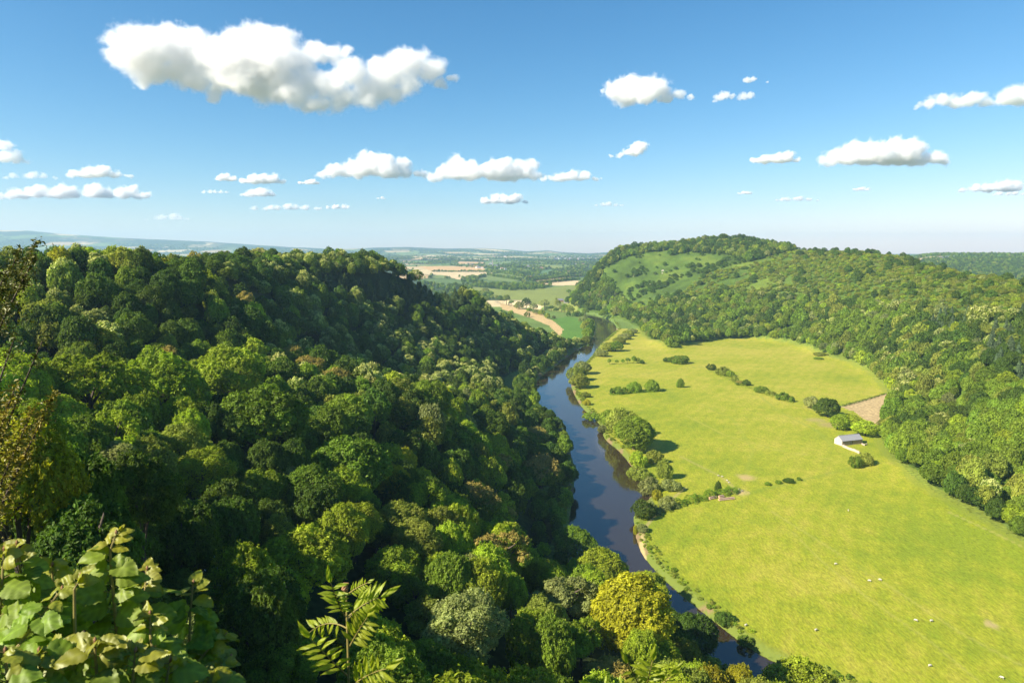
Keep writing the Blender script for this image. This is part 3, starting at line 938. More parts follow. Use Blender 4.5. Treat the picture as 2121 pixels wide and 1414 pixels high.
NEAR = [  # px, py of crown centre, width px, distance forward, tone, shape, height, text
    (28,985,240,48,'yellow',0,15,'yellow green tree cut by the left edge of the frame'),
    (150,1035,200,54,'dark',1,11,'dark tree right of the yellow green edge tree'),
    (175,1150,230,46,'dark',0,10,'dark olive yew like tree just above the hazel leaves'),
    (60,860,130,66,'mid',3,15,'mid green tree above the yellow green edge tree'),
    (285,1010,150,74,'dark',2,14,'dark tree at the left side of the shaded hollow'),
    (400,1330,110,44,'grey',4,7,'small pale flowered thorn right behind the hazel'),
    (560,1250,150,88,'dark',0,12,'shaded tree left of the large sunlit one'),
]
for px, py, wpx, Y, tone, k, H, text in NEAR:
    p = at(px, py, Y); R = wpx*.5*Y*1.06/FPX
    g = h1(p[0], p[1]); H2 = max(H, min(p[2]+R*.9-g, 24))
    TAKEN.append((p[0], p[1], R*1.2))
    t = make_tree('broadleaf_tree', p[0], p[1], p[2]+R*.9-H2 if p[2]+R*.9-H2 < g else g, R, H2, tone, k, 'hi', text, 'tree', 'trees of the left wood', bole=max(.1, 1-2.2*R/H2))
    wood_things.append((t, p[0], p[1], g, R, H2, tone))
# the cottage in the hollow stands in a gap of the wood
_c = hit(433, 1168, 6.2, 60)
CH = [at(424, 1179, _c[1]-2.6), at(443, 1157, _c[1]+2.6)]

# ------------------------------------------------------------------ left wood
lx, ly = jitter_grid(-520, 330, 14, 1000, 8.6, 5)
lz = height(lx, ly)
lh = hill_z(lx, ly)
bdist = dist_line(lx, ly, BANK_S)
# side of the river: west of it
riv_l = np.array(L_W); o_ = np.argsort(riv_l[:, 1])
xl = np.interp(ly, riv_l[o_, 1], riv_l[o_, 0])
west = (lx < xl - 1.5) & ~in_poly(lx, ly, RIVER_S)
fpoly = np.zeros(len(lx), bool)
for nm, kd, poly, c in FIELDS: fpoly |= in_poly(lx, ly, poly)
hutp = tuple((CH[0]+CH[1])/2)
ok = west & ((lh > 2.0) | ((bdist < 14) & (ly < 900))) & ~fpoly & (lz > -.3) & (np.hypot(lx-hutp[0], ly-hutp[1]) > 6.5)
ok &= ~((np.hypot(lx, ly) < 30))
ok &= ~((lx > -9) & (lx < 22) & (ly < 50))            # open drop in front of the rock
lx, ly, lz, bdist = lx[ok], ly[ok], lz[ok], bdist[ok]
ppx, ppy = proj(lx, ly, lz+12)
# nearer trees are spaced wider, so that crowns are fuller
vis = seen(lx, ly, lz+18) & (ppx > -500) & (ppx < 2600)
lx, ly, lz, ppx, ppy, bdist = lx[vis], ly[vis], lz[vis], ppx[vis], ppy[vis], bdist[vis]
R = 3.6 + 2.6*rng.random(len(lx))**1.3
R = np.where(bdist < 12, R*.8, R)
d0 = np.hypot(lx, ly)
R = np.where(d0 < 75, R*.75, R)
keep = free(lx, ly, R)
# the line of sight to the glowing foreground things and hut stays open
lx, ly, lz, ppx, ppy, R, d0 = [q[keep] for q in (lx, ly, lz, ppx, ppy, R, d0)]
H = R*(2.3 + .7*rng.random(len(R))); H = np.clip(H, 6, 19) ; H = np.where(d0 < 75, H*.8, H)
cor = (np.abs(lx/ly-hutp[0]/hutp[1]) < .04) & (ly < hutp[1]+2) & (ly > 80)
R = np.where(cor, 2.0, R); H = np.where(cor, 2.8, H)
lowb = (dist_line(lx, ly, BANK_S) < 22) & (ly < 270) & (ly > 168)
R = np.where(lowb, np.minimum(R, 3.2), R); H = np.where(lowb, np.minimum(H, 6.0), H)
_tx, _ty = proj(lx, ly, lz+H)
strip = (_tx > 1425) & (_tx < 1760) & (_ty < 1325+.56*(_tx-1440)) & (ly > 115)
R = np.where(strip, 1.8, R); H = np.where(strip, 2.4, H)
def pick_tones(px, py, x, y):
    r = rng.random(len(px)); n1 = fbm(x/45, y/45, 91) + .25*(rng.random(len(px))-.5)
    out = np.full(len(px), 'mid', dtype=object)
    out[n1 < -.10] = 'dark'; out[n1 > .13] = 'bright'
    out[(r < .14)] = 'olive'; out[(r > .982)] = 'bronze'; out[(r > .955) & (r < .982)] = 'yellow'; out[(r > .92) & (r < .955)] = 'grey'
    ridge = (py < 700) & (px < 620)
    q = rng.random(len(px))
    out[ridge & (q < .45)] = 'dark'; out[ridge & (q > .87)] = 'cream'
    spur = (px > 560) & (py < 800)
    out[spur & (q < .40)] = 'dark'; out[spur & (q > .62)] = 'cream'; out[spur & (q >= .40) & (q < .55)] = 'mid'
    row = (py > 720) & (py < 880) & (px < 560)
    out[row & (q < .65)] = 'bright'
    holl_shade = (px > 60) & (px < 560) & (py > 960) & (py < 1260)
    out[holl_shade & (q < .75)] = 'dark'  # darker leaf tone puts the hollow's shade into the colour
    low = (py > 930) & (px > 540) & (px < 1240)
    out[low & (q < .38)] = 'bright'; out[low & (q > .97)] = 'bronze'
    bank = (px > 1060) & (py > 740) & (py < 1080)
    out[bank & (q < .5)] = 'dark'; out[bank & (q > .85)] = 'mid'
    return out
tone = pick_tones(ppx, ppy, lx, ly)
# the conifer plantation on the far ridge
con_poly = np.array([(640,556),(700,552),(800,558),(870,572),(950,596),(975,612),(955,626),(880,622),(800,614),(720,602),(650,588)])
con = in_poly(ppx, ppy+6, con_poly) & (d0 > 430)
size = R/d0; fr = in_frame(ppx, ppy, 20) & seen(lx, ly, lz+H, .0)
cand = np.nonzero(fr & ~con)[0]
cand = cand[np.argsort(-size[cand])]
N_IND = 236 - len(wood_things)
ind = cand[:N_IND]
conind = np.nonzero(con & fr)[0]; conind = conind[np.argsort(-size[conind])][:150]
isind = np.zeros(len(lx), bool); isind[ind] = True; isind[conind] = True
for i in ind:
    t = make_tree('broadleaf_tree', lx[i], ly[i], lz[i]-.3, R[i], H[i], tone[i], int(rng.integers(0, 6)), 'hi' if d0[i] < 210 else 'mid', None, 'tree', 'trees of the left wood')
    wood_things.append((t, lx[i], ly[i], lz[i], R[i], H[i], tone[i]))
con_things = []
for i in conind:
    t = make_tree('conifer_tree', lx[i], ly[i], lz[i]-.3, R[i]*.9, H[i]*.68, 'conifer', int(rng.integers(0, 3)), 'mid', None, 'conifer', 'conifers of the ridge plantation')
    con_things.append((t, lx[i], ly[i], lz[i], R[i]*.9, H[i]*.68, 'conifer'))
rest = ~isind
PROT = [(l, t, k) for l in ('mid', 'low') for t in ('dark', 'mid', 'bright', 'olive', 'yellow', 'bronze', 'cream', 'grey') for k in range(4)] + [('mid', 'conifer', k) for k in range(3)]
pidx = {p: i for i, p in enumerate(PROT)}
ti = np.where(con, 'conifer', tone)
ii = np.array([pidx[('mid', ti[j], int(rng.integers(0, 3)))] if ti[j] == 'conifer' else pidx[('mid' if d0[j] < 620 else 'low', ti[j], int(rng.integers(0, 4)))] for j in range(len(lx))])
hhs = np.array([3.4 if PROT[j][1] == 'conifer' else HH[SHAPES[PROT[j][2]]] for j in ii])
b0 = np.where(con, .02, .15)*H
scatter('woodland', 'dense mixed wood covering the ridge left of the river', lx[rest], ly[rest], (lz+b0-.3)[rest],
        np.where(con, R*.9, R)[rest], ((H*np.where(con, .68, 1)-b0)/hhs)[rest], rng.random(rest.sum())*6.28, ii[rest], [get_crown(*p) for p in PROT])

# ------------------------------------------------------------------ right hill
def right_hill():
    x, y = jitter_grid(40, 1150, 230, 1950, 8.2, 11)
    z = height(x, y, False)
    redge = [tuple(gp(a_, b_, 1.)) for a_, b_ in MEADOW_PX]
    side = in_poly(x, y, redge + [(900., 150.), (1500., 300.), (1500., 1000.), (600., 1000.)])
    ok = (x > y*.06) & ((hill_z(x, y) > 1.2) | (side & (dist_line(x, y, redge) > 2))) & ~in_poly(x, y, MEADOW) & ~in_poly(x, y, TAN_SMALL) & (dist_line(x, y, BANK_S) > 5)
    ok &= (x > np.interp(y, [900, 1100, 1217, 1500, 1900], [90, 150, 170, 120, 190]))
    x, y, z = x[ok], y[ok], z[ok]
    px, py = proj(x, y, z+6)
    v = seen(x, y, z+14, .012) & (px > 1050) & (px < 2700); x, y, z, px, py = [q[v] for q in (x, y, z, px, py)]
    br = np.array([(1243,556),(1300,527),(1390,512),(1440,520),(1505,521),(1560,540),(1500,548),(1450,570),(1440,580),(1410,604),(1330,640),(1300,630),(1270,590)])
    sc = np.array([(1440,580),(1450,570),(1500,548),(1560,535),(1640,515),(1720,500),(1800,490),(1880,490),(1960,500),(2040,520),(2121,540),(2300,560),(2300,640),(2121,648),(2040,640),
                   (1950,648),(1880,640),(1800,628),(1700,622),(1620,612),(1560,610),(1500,610),(1440,615),(1410,604)])
    top = np.array([(1385,525),(1400,495),(1480,480),(1560,486),(1620,500),(1640,512),(1560,527),(1520,520),(1440,516)])
    brk = in_poly(px, py, br) & ~in_poly(px, py, top); scr = in_poly(px, py, sc) & ~in_poly(px, py, top)
    q = rng.random(len(x)); n1 = fbm(x/70, y/70, 95)
    R = 3.0+3.9*rng.random(len(x))**1.3; H = R*(2.0+.9*rng.random(len(x)))
    H = np.clip(H, 6, 19)
    keep = np.ones(len(x), bool)
    keep[brk] = (q[brk] < .045) | (n1[brk] > .33)
    R[brk] *= .75; H[brk] *= .55
    R[scr] = 2.2+2.2*q[scr]; H[scr] = R[scr]*1.2
    nn = fbm(x/28, y/28, 96)
    gaps = scr & (nn < -.18) & (px < 1640)
    keep &= ~gaps
    tone = np.full(len(x), 'mid', dtype=object)
    r = rng.random(len(x))
    tone[n1 < .02] = 'dark'; tone[r < .16] = 'olive'; tone[r > .955] = 'cream'; tone[(r > .87) & (r < .93)] = 'bright'; tone[(r > .93) & (r < .955)] = 'grey'
    tone[scr & (r > .10)] = 'olive'; tone[scr & (r > .60)] = 'mid'; tone[scr & (r > .74)] = 'bright'; tone[scr & (r > .86)] = 'grey'; tone[scr & (r > .94)] = 'dark'; tone[scr & (r > .98)] = 'bronze'
    tone[brk] = 'dark'
    big = scr & (r < .05); R[big] = 5; H[big] = 10; tone[big] = 'dark'
    crm = in_poly(px, py, np.array([(2005,655),(2060,628),(2130,622),(2130,650),(2060,672),(2020,690)])) ; tone[crm & (q < .75)] = 'cream'
    crm2 = in_poly(px, py, np.array([(1500,600),(1620,565),(1680,540),(1760,545),(1700,590),(1600,625)])); tone[crm2 & (q < .30)] = 'cream'
    conz = in_poly(px, py, np.array([(2020,680),(2085,655),(2200,650),(2200,860),(2121,800),(2060,760)])) | in_poly(px, py, np.array([(1920,660),(1960,640),(2010,640),(2020,665),(1950,680)]))
    con = conz & (q < .6) & ~crm
    keep &= free(x, y, R)
    x, y, z, px, py, R, H, tone, con, scr, brk, q = [a[keep] for a in (x, y, z, px, py, R, H, tone, con, scr, brk, q)]
    return x, y, z, px, py, R, H, tone, con, scr, brk, q
rx, ry, rz_, rpx, rpy, rR, rH, rtone, rcon, rscr, rbrk, rq = right_hill()
rd = np.hypot(rx, ry)
vis0 = seen(rx, ry, rz_+rH, .0) & in_frame(rpx, rpy, 10)
hill_things = []
# single trees on the bracken slope, the conifers, and the nearest trees of the wood edge
i1 = np.nonzero(vis0 & rbrk)[0]; i1 = i1[np.argsort(-(rR/rd)[i1])][:24]
i2 = np.nonzero(vis0 & rcon)[0]; i2 = i2[np.argsort(-(rR/rd)[i2])][:34]
rind = np.zeros(len(rx), bool); rind[i1] = True; rind[i2] = True
for i in i1:
    t = make_tree('hillside_tree', rx[i], ry[i], rz_[i]-.3, rR[i], rH[i], rtone[i], int(rng.integers(0, 4)), 'low', None, 'tree', 'lone trees on the bracken slope')
    hill_things.append((t, rx[i], ry[i], rz_[i], rR[i], rH[i], rtone[i]))
rcon_things = []
for i in i2:
    t = make_tree('conifer_tree', rx[i], ry[i], rz_[i]-.3, rR[i]*.85, rH[i]*1.05, 'bluecon', int(rng.integers(0, 3)), 'mid', None, 'conifer', 'blue green conifers on the right hill')
    rcon_things.append((t, rx[i], ry[i], rz_[i], rR[i]*.72, rH[i]*1.35, 'bluecon'))
wm = ~rind & ~rscr & ~rcon; sm = ~rind & rscr
def stuff_trees(name, label, m, lodf, b0f=.12):
    lod = lodf(rd[m]); tt = rtone[m]
    idx = np.array([pidx[(l, t, int(rng.integers(0, 4)))] for l, t in zip(lod, tt)])
    hh = np.array([HH[SHAPES[PROT[j][2]]] for j in idx])
    b = b0f*rH[m]
    scatter(name, label, rx[m], ry[m], rz_[m]+b-.4, rR[m], (rH[m]-b)/hh, rng.random(m.sum())*6.28, idx, [get_crown(*p) for p in PROT])
stuff_trees('hillside_woodland', 'dense wood on the lower slope of the right hill', wm, lambda d: np.where(d < 620, 'mid', 'low'))
stuff_trees('hillside_scrub', 'olive scrub thickly covering the upper right hill', sm, lambda d: np.where(d < 500, 'low', 'low'), 0.0)

# ------------------------------------------------------------------ far trees: hedges, copses and woods of the plain
def far_trees():
    r = np.random.default_rng(77)
    n = 260000
    y = 1250*np.exp(r.random(n)*math.log(9500/1250)); a = (r.random(n)*2-1)*.86; x = a*y
    gx = (x+.25*y)/330.; gy = (y-.15*x)/430.
    ix = np.floor(gx).astype(np.int64); iy = np.floor(gy).astype(np.int64)
    best = np.full(n, 1e9); sec = np.full(n, 1e9); cid = np.zeros(n)
    for dx in (-1, 0, 1):
        for dy in (-1, 0, 1):
            cx = ix+dx; cy = iy+dy
            d = np.maximum(np.abs(gx-cx-.15-.7*_h(cx, cy, 1)), np.abs(gy-cy-.15-.7*_h(cx, cy, 2))) + .25*(np.abs(gx-cx-.15-.7*_h(cx, cy, 1))+np.abs(gy-cy-.15-.7*_h(cx, cy, 2)))
            b = d < best; sec = np.where(b, best, np.minimum(sec, d)); cid = np.where(b, _h(cx, cy, 3), cid); best = np.where(b, d, best)
    k = (cid*10).astype(int)
    edge = (sec-best) < .045
    woodc = (k == 5) | (k == 6) | (k == 9) | ((fbm(x/600, y/800, 51) > .16) & (y > 3000))
    q = r.random(n)
    ok = (edge & (q < .32*np.clip(y/5000, .25, 1))) | (woodc & (q < .30*np.clip(y/5000, .3, 1)))
    pxx, pyy = proj(x, y, 60.)
    plat = (a > .56) & (y > 1700) & (y < 2750) & (q < .5)
    plat2 = (a > .70) & (y > 2750) & (y < 3200) & (q < .08)
    ok |= plat | plat2
    for nm, kd, poly, c in FIELDS: ok &= ~in_poly(x, y, poly)
    x, y = x[ok], y[ok]
    z = height(x, y, False)
    px, py = proj(x, y, z+6)
    v = seen(x, y, z+12, .004) & in_frame(px, py, 150) & ~((x > 60) & (x > y*.09) & (hill_z(x, y) > 0) & (np.hypot(x, y) < 2300))
    v &= ~((x < 80) & (hill_z(x, y) > 0) & (y < 1200))
    x, y, z = x[v], y[v], z[v]
    # named copses (photo points)
    ex = []
    def copse(pts, n, s=0):
        w = [hit(a_, b_) for a_, b_ in pts]; w = np.array([(p[0], p[1]) for p in w if p])
        lo, hi = w.min(0), w.max(0); c = 0
        while c < n:
            p = lo + r.random(2)*(hi-lo)
            if in_poly([p[0]], [p[1]], w)[0]: ex.append(p); c += 1
    copse([(965,592),(1000,588),(1060,590),(1075,585),(1120,592),(1145,590),(1147,594),(1100,601),(1060,602),(1020,598)], 260)
    copse([(950,574),(985,574),(1000,586),(960,590)], 70)
    copse([(1007,553),(1060,548),(1115,552),(1135,555),(1110,568),(1085,574),(1060,566),(1010,561)], 330)
    copse([(1140,560),(1190,553),(1215,548),(1205,566),(1180,567),(1150,576),(1130,578)], 120)
    copse([(945,549),(1003,548),(1003,556),(945,553)], 90)
    copse([(880,533),(935,530),(960,537),(1003,536),(1003,541),(940,541)], 160)
    copse([(1045,541),(1120,536),(1180,541),(1178,547),(1110,549)], 160)
    ex_ = np.array(ex)
    def hedge(pts, sp=5.0):
        w = [hit(a_, b_) for a_, b_ in pts]; w = [p for p in w if p]
        for p, q_ in zip(w[:-1], w[1:]):
            L = math.hypot(q_[0]-p[0], q_[1]-p[1])
            for t in np.arange(0, 1, sp/max(L, 1)): ex.append(np.array([p[0]+(q_[0]-p[0])*t, p[1]+(q_[1]-p[1])*t]) + r.normal(size=2)*1.0)
    for hp in ([(895,563),(940,563.5),(1007,563.5)], [(1090,579),(1150,575),(1204,566)], [(1100,583),(1203,572)], [(1096,590),(1200,580)],
               [(1010,560),(1040,566),(1080,573)], [(1005,572),(985,577),(972,583)], [(1010,570),(1080,581)], [(975,606),(1020,618)]): hedge(hp)
    ex_ = np.array(ex)
    x = np.concatenate([x, ex_[:, 0]]); y = np.concatenate([y, ex_[:, 1]]); z = np.concatenate([z, height(ex_[:, 0], ex_[:, 1], False)])
    n = len(x)
    R = 3.2+2.6*r.random(n); H = R*(1.7+.8*r.random(n))
    R *= np.clip(y/4500, 1, 1.7); 
    prot = [('far', t, k) for t in ('dark', 'mid', 'olive') for k in range(4)]
    t = r.choice(3, n, p=[.6, .3, .1]); kk = r.integers(0, 4, n); idx = t*4+kk
    hh = np.array([HH[SHAPES[k]] for k in range(4)])[kk]
    scatter('distant_trees', 'hedges and copses dotted over the far plain', x, y, z-.3, R, H/hh, r.random(n)*6.28, idx, [get_crown(*p) for p in prot])
    return n
n_far = far_trees()
print('trees', len(lx), len(rx), 'far', n_far, 'ind', len(wood_things), len(con_things), len(hill_things), len(rcon_things))
#PART3
# ------------------------------------------------------------------ trees, bushes and hedges of the meadow and the banks
def ground_tree(px, py, wpx, hm, tone, k, lod, text, name='broadleaf_tree', cat='tree', group=None, bole=.16, wm=None):
    """px, py: foot of the tree; wpx: crown width in photo pixels"""
    x, y = gp(px, py, 1.)
    z = h1(x, y)
    R = wpx*.5*math.hypot(x, y, EYE)/FPX
    return make_tree(name, x, y, max(z, -.6)-.15, R, hm, tone, k, lod, text, cat, group, bole=bole)

MT = [
    (1287,902,70,17,'olive',1,'mid','lit olive oak standing at the water edge behind the dark oak','broadleaf_tree','tree',.1),
    (1262,885,40,12,'mid',0,'mid','leaning green tree on the bank left of the two oaks','broadleaf_tree','tree',.08),
    (1313,930,92,20,'mid',0,'hi','broad dark green oak casting a long shadow on the meadow','broadleaf_tree','tree',.06),
    (1200,803,42,12,'olive',1,'mid','olive willow at the near end of the bank clump','willow_tree','tree',.03),
    (1194,788,40,13,'olive',0,'mid','tall middle willow of the bank clump','willow_tree','tree',.03),
    (1206,774,36,12,'grey',1,'mid','grey willow at the far end of the bank clump','willow_tree','tree',.03),
    (1245,738,27,8,'grey',0,'mid','nearest willow of the row along the bend','willow_tree','tree',.03),
    (1261,727,31,10,'olive',1,'mid','second willow of the row along the bend','willow_tree','tree',.03),
    (1275,727,31,12,'mid',0,'mid','darkest and tallest willow of the row along the bend','willow_tree','tree',.03),
    (1283,712,29,9,'olive',0,'mid','willow in the middle of the row along the bend','willow_tree','tree',.03),
    (1293,703,27,8,'grey',1,'mid','pale willow beyond the middle of the row','willow_tree','tree',.03),
    (1301,696,25,8,'olive',1,'mid','second willow from the far end of the row','willow_tree','tree',.03),
    (1309,690,21,7,'grey',0,'mid','small willow at the far end of the row','willow_tree','tree',.03),
    (1214,712,22,12,'olive',0,'mid','nearest tree of the clump between crop field and river','willow_tree','tree',.03),
    (1217,700,24,14,'mid',1,'mid','round tree on the crop field side of the river clump','willow_tree','tree',.03),
    (1223,690,20,14,'dark',0,'mid','dark tree of the river clump overhanging the water','willow_tree','tree',.03),
    (1213,684,22,14,'olive',1,'mid','olive tree inside the river clump','willow_tree','tree',.03),
    (1221,675,20,13,'mid',0,'mid','mid green tree towards the far end of the river clump','willow_tree','tree',.03),
    (1209,668,22,11,'grey',1,'mid','pale tree closing the far end of the river clump','willow_tree','tree',.03),
    (1226,864,36,5,'mid',5,'bush','low wide green bush overhanging the bend of the bank','bush','bush',0),
    (1215,838,16,4,'yellow',2,'bush','yellow flowering bush on the bank below the willow clump','bush','bush',0),
    (1213,822,22,4,'olive',1,'bush','olive bush on the bank just below the willow clump','bush','bush',0),
    (1250,890,24,5,'grey',0,'bush','greyish bush at the foot of the leaning tree','bush','bush',0),
    (1322,965,36,8,'bright',1,'bush','bright green bush at the water edge below the dark oak','bush','bush',0),
    (1324,985,42,6,'olive',2,'bush','olive bush spreading over the water edge','bush','bush',0),
    (1356,958,30,7,'olive',0,'bush','reddish olive bush behind the round hawthorn','bush','bush',0),
    (1375,990,38,9,'olive',3,'bush','tall round hawthorn with a shadow on the meadow','bush','bush',0),
    (1345,1015,46,8,'grey',1,'bush','pale grey round sallow at the water edge','bush','bush',0),
    (1389,1014,36,5,'grey',2,'bush','low greyish bush on the meadow side of the sallow','bush','bush',0),
    (1361,1035,18,5,'yellow',0,'bush','narrow yellow green bush above the hedge end','bush','bush',0),
    (1382,1050,38,5,'grey',1,'bush','grey bush at the river end of the hedge','bush','bush',0),
    (1345,1062,46,5,'grey',3,'bush','pale spreading bush left of the hedge end','bush','bush',0),
    (1332,1070,42,7,'dark',2,'bush','dark bush standing in the river edge','bush','bush',0),
    (1316,1098,9,4,'yellow',0,'bush','small yellow bush on the water edge below the dark one','bush','bush',0),
    (1330,1100,22,3,'grey',2,'bush','low herbage bush on the bank corner','bush','bush',0),
    (1262,754,9,6,'mid',0,'low','first sapling of the line across the far meadow','small_tree','tree',.25),
    (1277,754,7,5,'mid',4,'low','thin second sapling of the far line','small_tree','tree',.25),
    (1290,753,7,5,'mid',1,'low','thin third sapling of the far line','small_tree','tree',.25),
    (1300,752,9,6,'mid',4,'low','fourth sapling of the far line','small_tree','tree',.25),
    (1313,752,12,8,'mid',0,'low','tallest sapling of the far line','small_tree','tree',.2),
    (1321,752,10,6,'olive',1,'low','sapling next to the tallest of the far line','small_tree','tree',.2),
    (1330,753,11,4,'dark',1,'bush','low bush ending the far line of saplings','bush','bush',0),
    (1382,749,16,5,'dark',0,'bush','small bush left of the wide round thicket','bush','bush',0),
    (1407,752,36,8,'mid',2,'bush','wide round thicket alone in the far meadow','bush','bush',0),
    (1266,816,8,5,'dark',1,'bush','narrow bush at the left end of the four bush line','bush','bush',0),
    (1284,815,28,6,'mid',0,'bush','low round bush second in the four bush line','bush','bush',0),
    (1313,811,29,8,'mid',2,'bush','taller round bush third in the four bush line','bush','bush',0),
    (1350,809,34,9,'mid',1,'bush','largest dark bush at the right of the four bush line','bush','bush',0),
    (1409,802,18,7,'mid',3,'bush','single round bush right of the four bush line','bush','bush',0),
    (1473,766,17,6,'dark',0,'bush','dark bush at the upper end of the slanting hedge line','bush','bush',0),
    (1498,777,30,8,'olive',1,'bush','large olive bush near the top of the slanting line','bush','bush',0),
    (1512,780,16,6,'mid',2,'bush','green bush on the right of the large olive one','bush','bush',0),
    (1521,790,20,5,'olive',3,'bush','spreading olive bush in the slanting line','bush','bush',0),
    (1531,797,14,4,'bronze',0,'bush','small brownish bush in the slanting line','bush','bush',0),
    (1546,798,18,5,'dark',1,'bush','round dark bush in the middle of the slanting line','bush','bush',0),
    (1576,812,24,5,'mid',2,'bush','green bush in the lower part of the slanting line','bush','bush',0),
    (1595,818,18,4,'olive',0,'bush','low olive bush in the lower part of the slanting line','bush','bush',0),
    (1621,828,26,6,'mid',1,'bush','second last bush of the slanting line','bush','bush',0),
    (1640,832,15,4,'mid',3,'bush','last small bush of the slanting line','bush','bush',0),
    (1680,845,28,9,'grey',1,'mid','grey green tree left of the dark rounded one','small_tree','tree',.06),
    (1712,862,46,13,'dark',1,'mid','dark rounded tree between slanting line and barn','broadleaf_tree','tree',.06),
    (1742,888,44,10,'bright',0,'mid','bright green tree behind the barn on its left','broadleaf_tree','tree',.03),
    (1762,888,40,9,'bright',1,'mid','bright green tree right behind the barn roof','broadleaf_tree','tree',.03),
    (1792,903,44,10,'bright',2,'mid','bright green tree behind the barn on its right','broadleaf_tree','tree',.03),
    (1771,968,22,6,'mid',0,'bush','dark green bush in the meadow in front of the barn','bush','bush',0),
    (1790,962,30,6,'olive',2,'bush','olive bush at the lower end of the barn yard wall','bush','bush',0),
    (1487,1019,15,5,'dark',3,'bush','round thorn bush standing above the cut hedge','bush','bush',0),
    (1590,1004,14,1.6,'mid',1,'bush','low bramble left on the old hedge line','bush','bush',0),
    (1612,1001,11,1.8,'mid',0,'bush','dark bramble on the old hedge line','bush','bush',0),
    (1634,998,20,2.0,'dark',2,'bush','largest bramble on the old hedge line','bush','bush',0),
    (1655,994,12,1.5,'mid',3,'bush','right hand bramble on the old hedge line','bush','bush',0),
    (1700,737,30,3,'olive',1,'bush','low bush at the wood foot in the far meadow corner','bush','bush',0),
    (1695,744,16,2.5,'mid',2,'bush','small bush in the far meadow corner','bush','bush',0),
    (1393,722,24,6,'mid',0,'bush','green bush at the wood corner of the far meadow','bush','bush',0),
    (1500,1285,34,3.5,'dark',2,'bush','dark bush on the meadow bank further down','bush','bush',0),
    (1545,1325,26,3,'mid',0,'bush','green bush at the bank beside the tree shadow','bush','bush',0),
    (1152,668,0,7,'dark',0,'low','','small_tree','tree',.1),
]
for px, py, wpx, hm, tone_, k, lod, text, nm, cat, bole in MT:
    if not text: continue
    grp = {'willow_tree': 'willows on the river bank', 'bush': 'bushes of the meadow', 'small_tree': 'small trees of the meadow', 'broadleaf_tree': 'large trees of the meadow'}[nm]
    if nm == 'bush':
        x, y = gp(px, py, 1.); R_ = wpx*.5*math.hypot(x, y, EYE)/FPX
        o = obj('bush', get_crown('bush', tone_, k)); o.location = (x, y, max(h1(x, y), -.7)-.1)
        o.scale = (R_, R_, hm); o.rotation_euler = (0, 0, random.uniform(0, 6)); tag(o, text, cat, grp)
    else:
        ground_tree(px, py, wpx, hm, tone_, k, lod, text, nm, cat, grp, bole)

# trees on the far bank field and along the old river line (photo feet)
FT = [(1036,622,9,12),(1049,624,12,16),(1075,640,14,18),(1060,628,9,8),(1105,641,12,16),(1090,636,14,22),(1110,650,10,10),(1122,652,12,12),(1096,645,9,9),
      (1128,636,16,20),(1142,640,9,9),(1155,632,10,13),(1170,645,12,18),(1180,648,14,19),(1196,655,12,13),(1204,657,10,12),(1152,644,9,8),(1134,660,9,14),(1147,660,7,8),(1017,612,9,11),(1005,607,12,12),(1070,637,9,8),(1163,641,10,10),(1212,650,12,14),(1186,616,10,14),(1178,606,8,8),(1152,622,4,6)]
FT_TXT = ['at the left end of the valley tree line','as the second of the valley tree line','tallest in the left half of the valley tree line','low in the left half of the valley tree line',
          'beside the tall one in the valley tree line','as the tallest in the valley tree line','at the top corner of the wheat strip','on the edge of the wheat strip','low beside the wheat strip',
          'spreading in the middle of the valley tree line','small in the middle of the valley tree line','dark right of the middle of the valley line','left of the pair above the crop field','right of the pair above the crop field',
          'near the right end of the valley line','at the right end of the valley line','low above the crop field','alone on the crop field corner','smaller on the crop field corner','on the pasture edge near the left spur',
          'nearest the left spur on the pasture','low on the pasture edge','low between two taller valley trees','where the valley line meets the river','behind the farmhouse roofs','pale behind the farmhouse','dark by the farmhouse gable']
for (px, py, wpx, hm), tx in zip(FT, FT_TXT):
    p = hit(px, py)
    R_ = wpx*.62*p[1]/FPX
    tn = random.choice(['dark', 'mid', 'olive', 'grey'])
    make_tree('valley_tree', p[0], p[1], p[2]-.2, R_*1.05, max(hm*p[1]/FPX*.85, 4), tn, random.randrange(4), 'low', TONES[tn][1]+' tree '+tx, 'tree', 'trees along the valley fields', bole=.0)

def leafy_strip(line, width, hgt, nleaf, ls, seed):
    """foliage of a hedge along a line of ground points"""
    r = np.random.default_rng(seed)
    pts = np.array(line); seg = np.hypot(*np.diff(pts, axis=0).T); d = np.concatenate([[0], np.cumsum(seg)])
    t = r.random(nleaf)*d[-1]
    c = np.stack([np.interp(t, d, pts[:, 0]), np.interp(t, d, pts[:, 1])], 1)
    dx = np.gradient(pts[:, 0], d); dy = np.gradient(pts[:, 1], d)
    nx = -np.interp(t, d, dy); ny = np.interp(t, d, dx)
    ang = r.random(nleaf)*PI
    wv = width*.5*(.8+.35*np.sin(t*.9)+.2*np.sin(t*2.3+1)); hv = hgt*(.8+.25*np.sin(t*.55+2)+.15*np.sin(t*1.7))
    off = np.cos(ang)*wv; zz = np.sin(ang)**.7*hv
    P = np.stack([c[:, 0]+nx*off, c[:, 1]+ny*off, zz], 1) + r.normal(size=(nleaf, 3))*.14
    Nn = unit(np.stack([nx*np.cos(ang), ny*np.cos(ang), np.sin(ang)+.3], 1) + .6*r.normal(size=(nleaf, 3)))
    v, f = leaf_quads(P, Nn, np.full(nleaf, ls), r)
    return v, f, np.repeat(np.clip(.5+.25*r.normal(size=nleaf), 0, 1), 4)
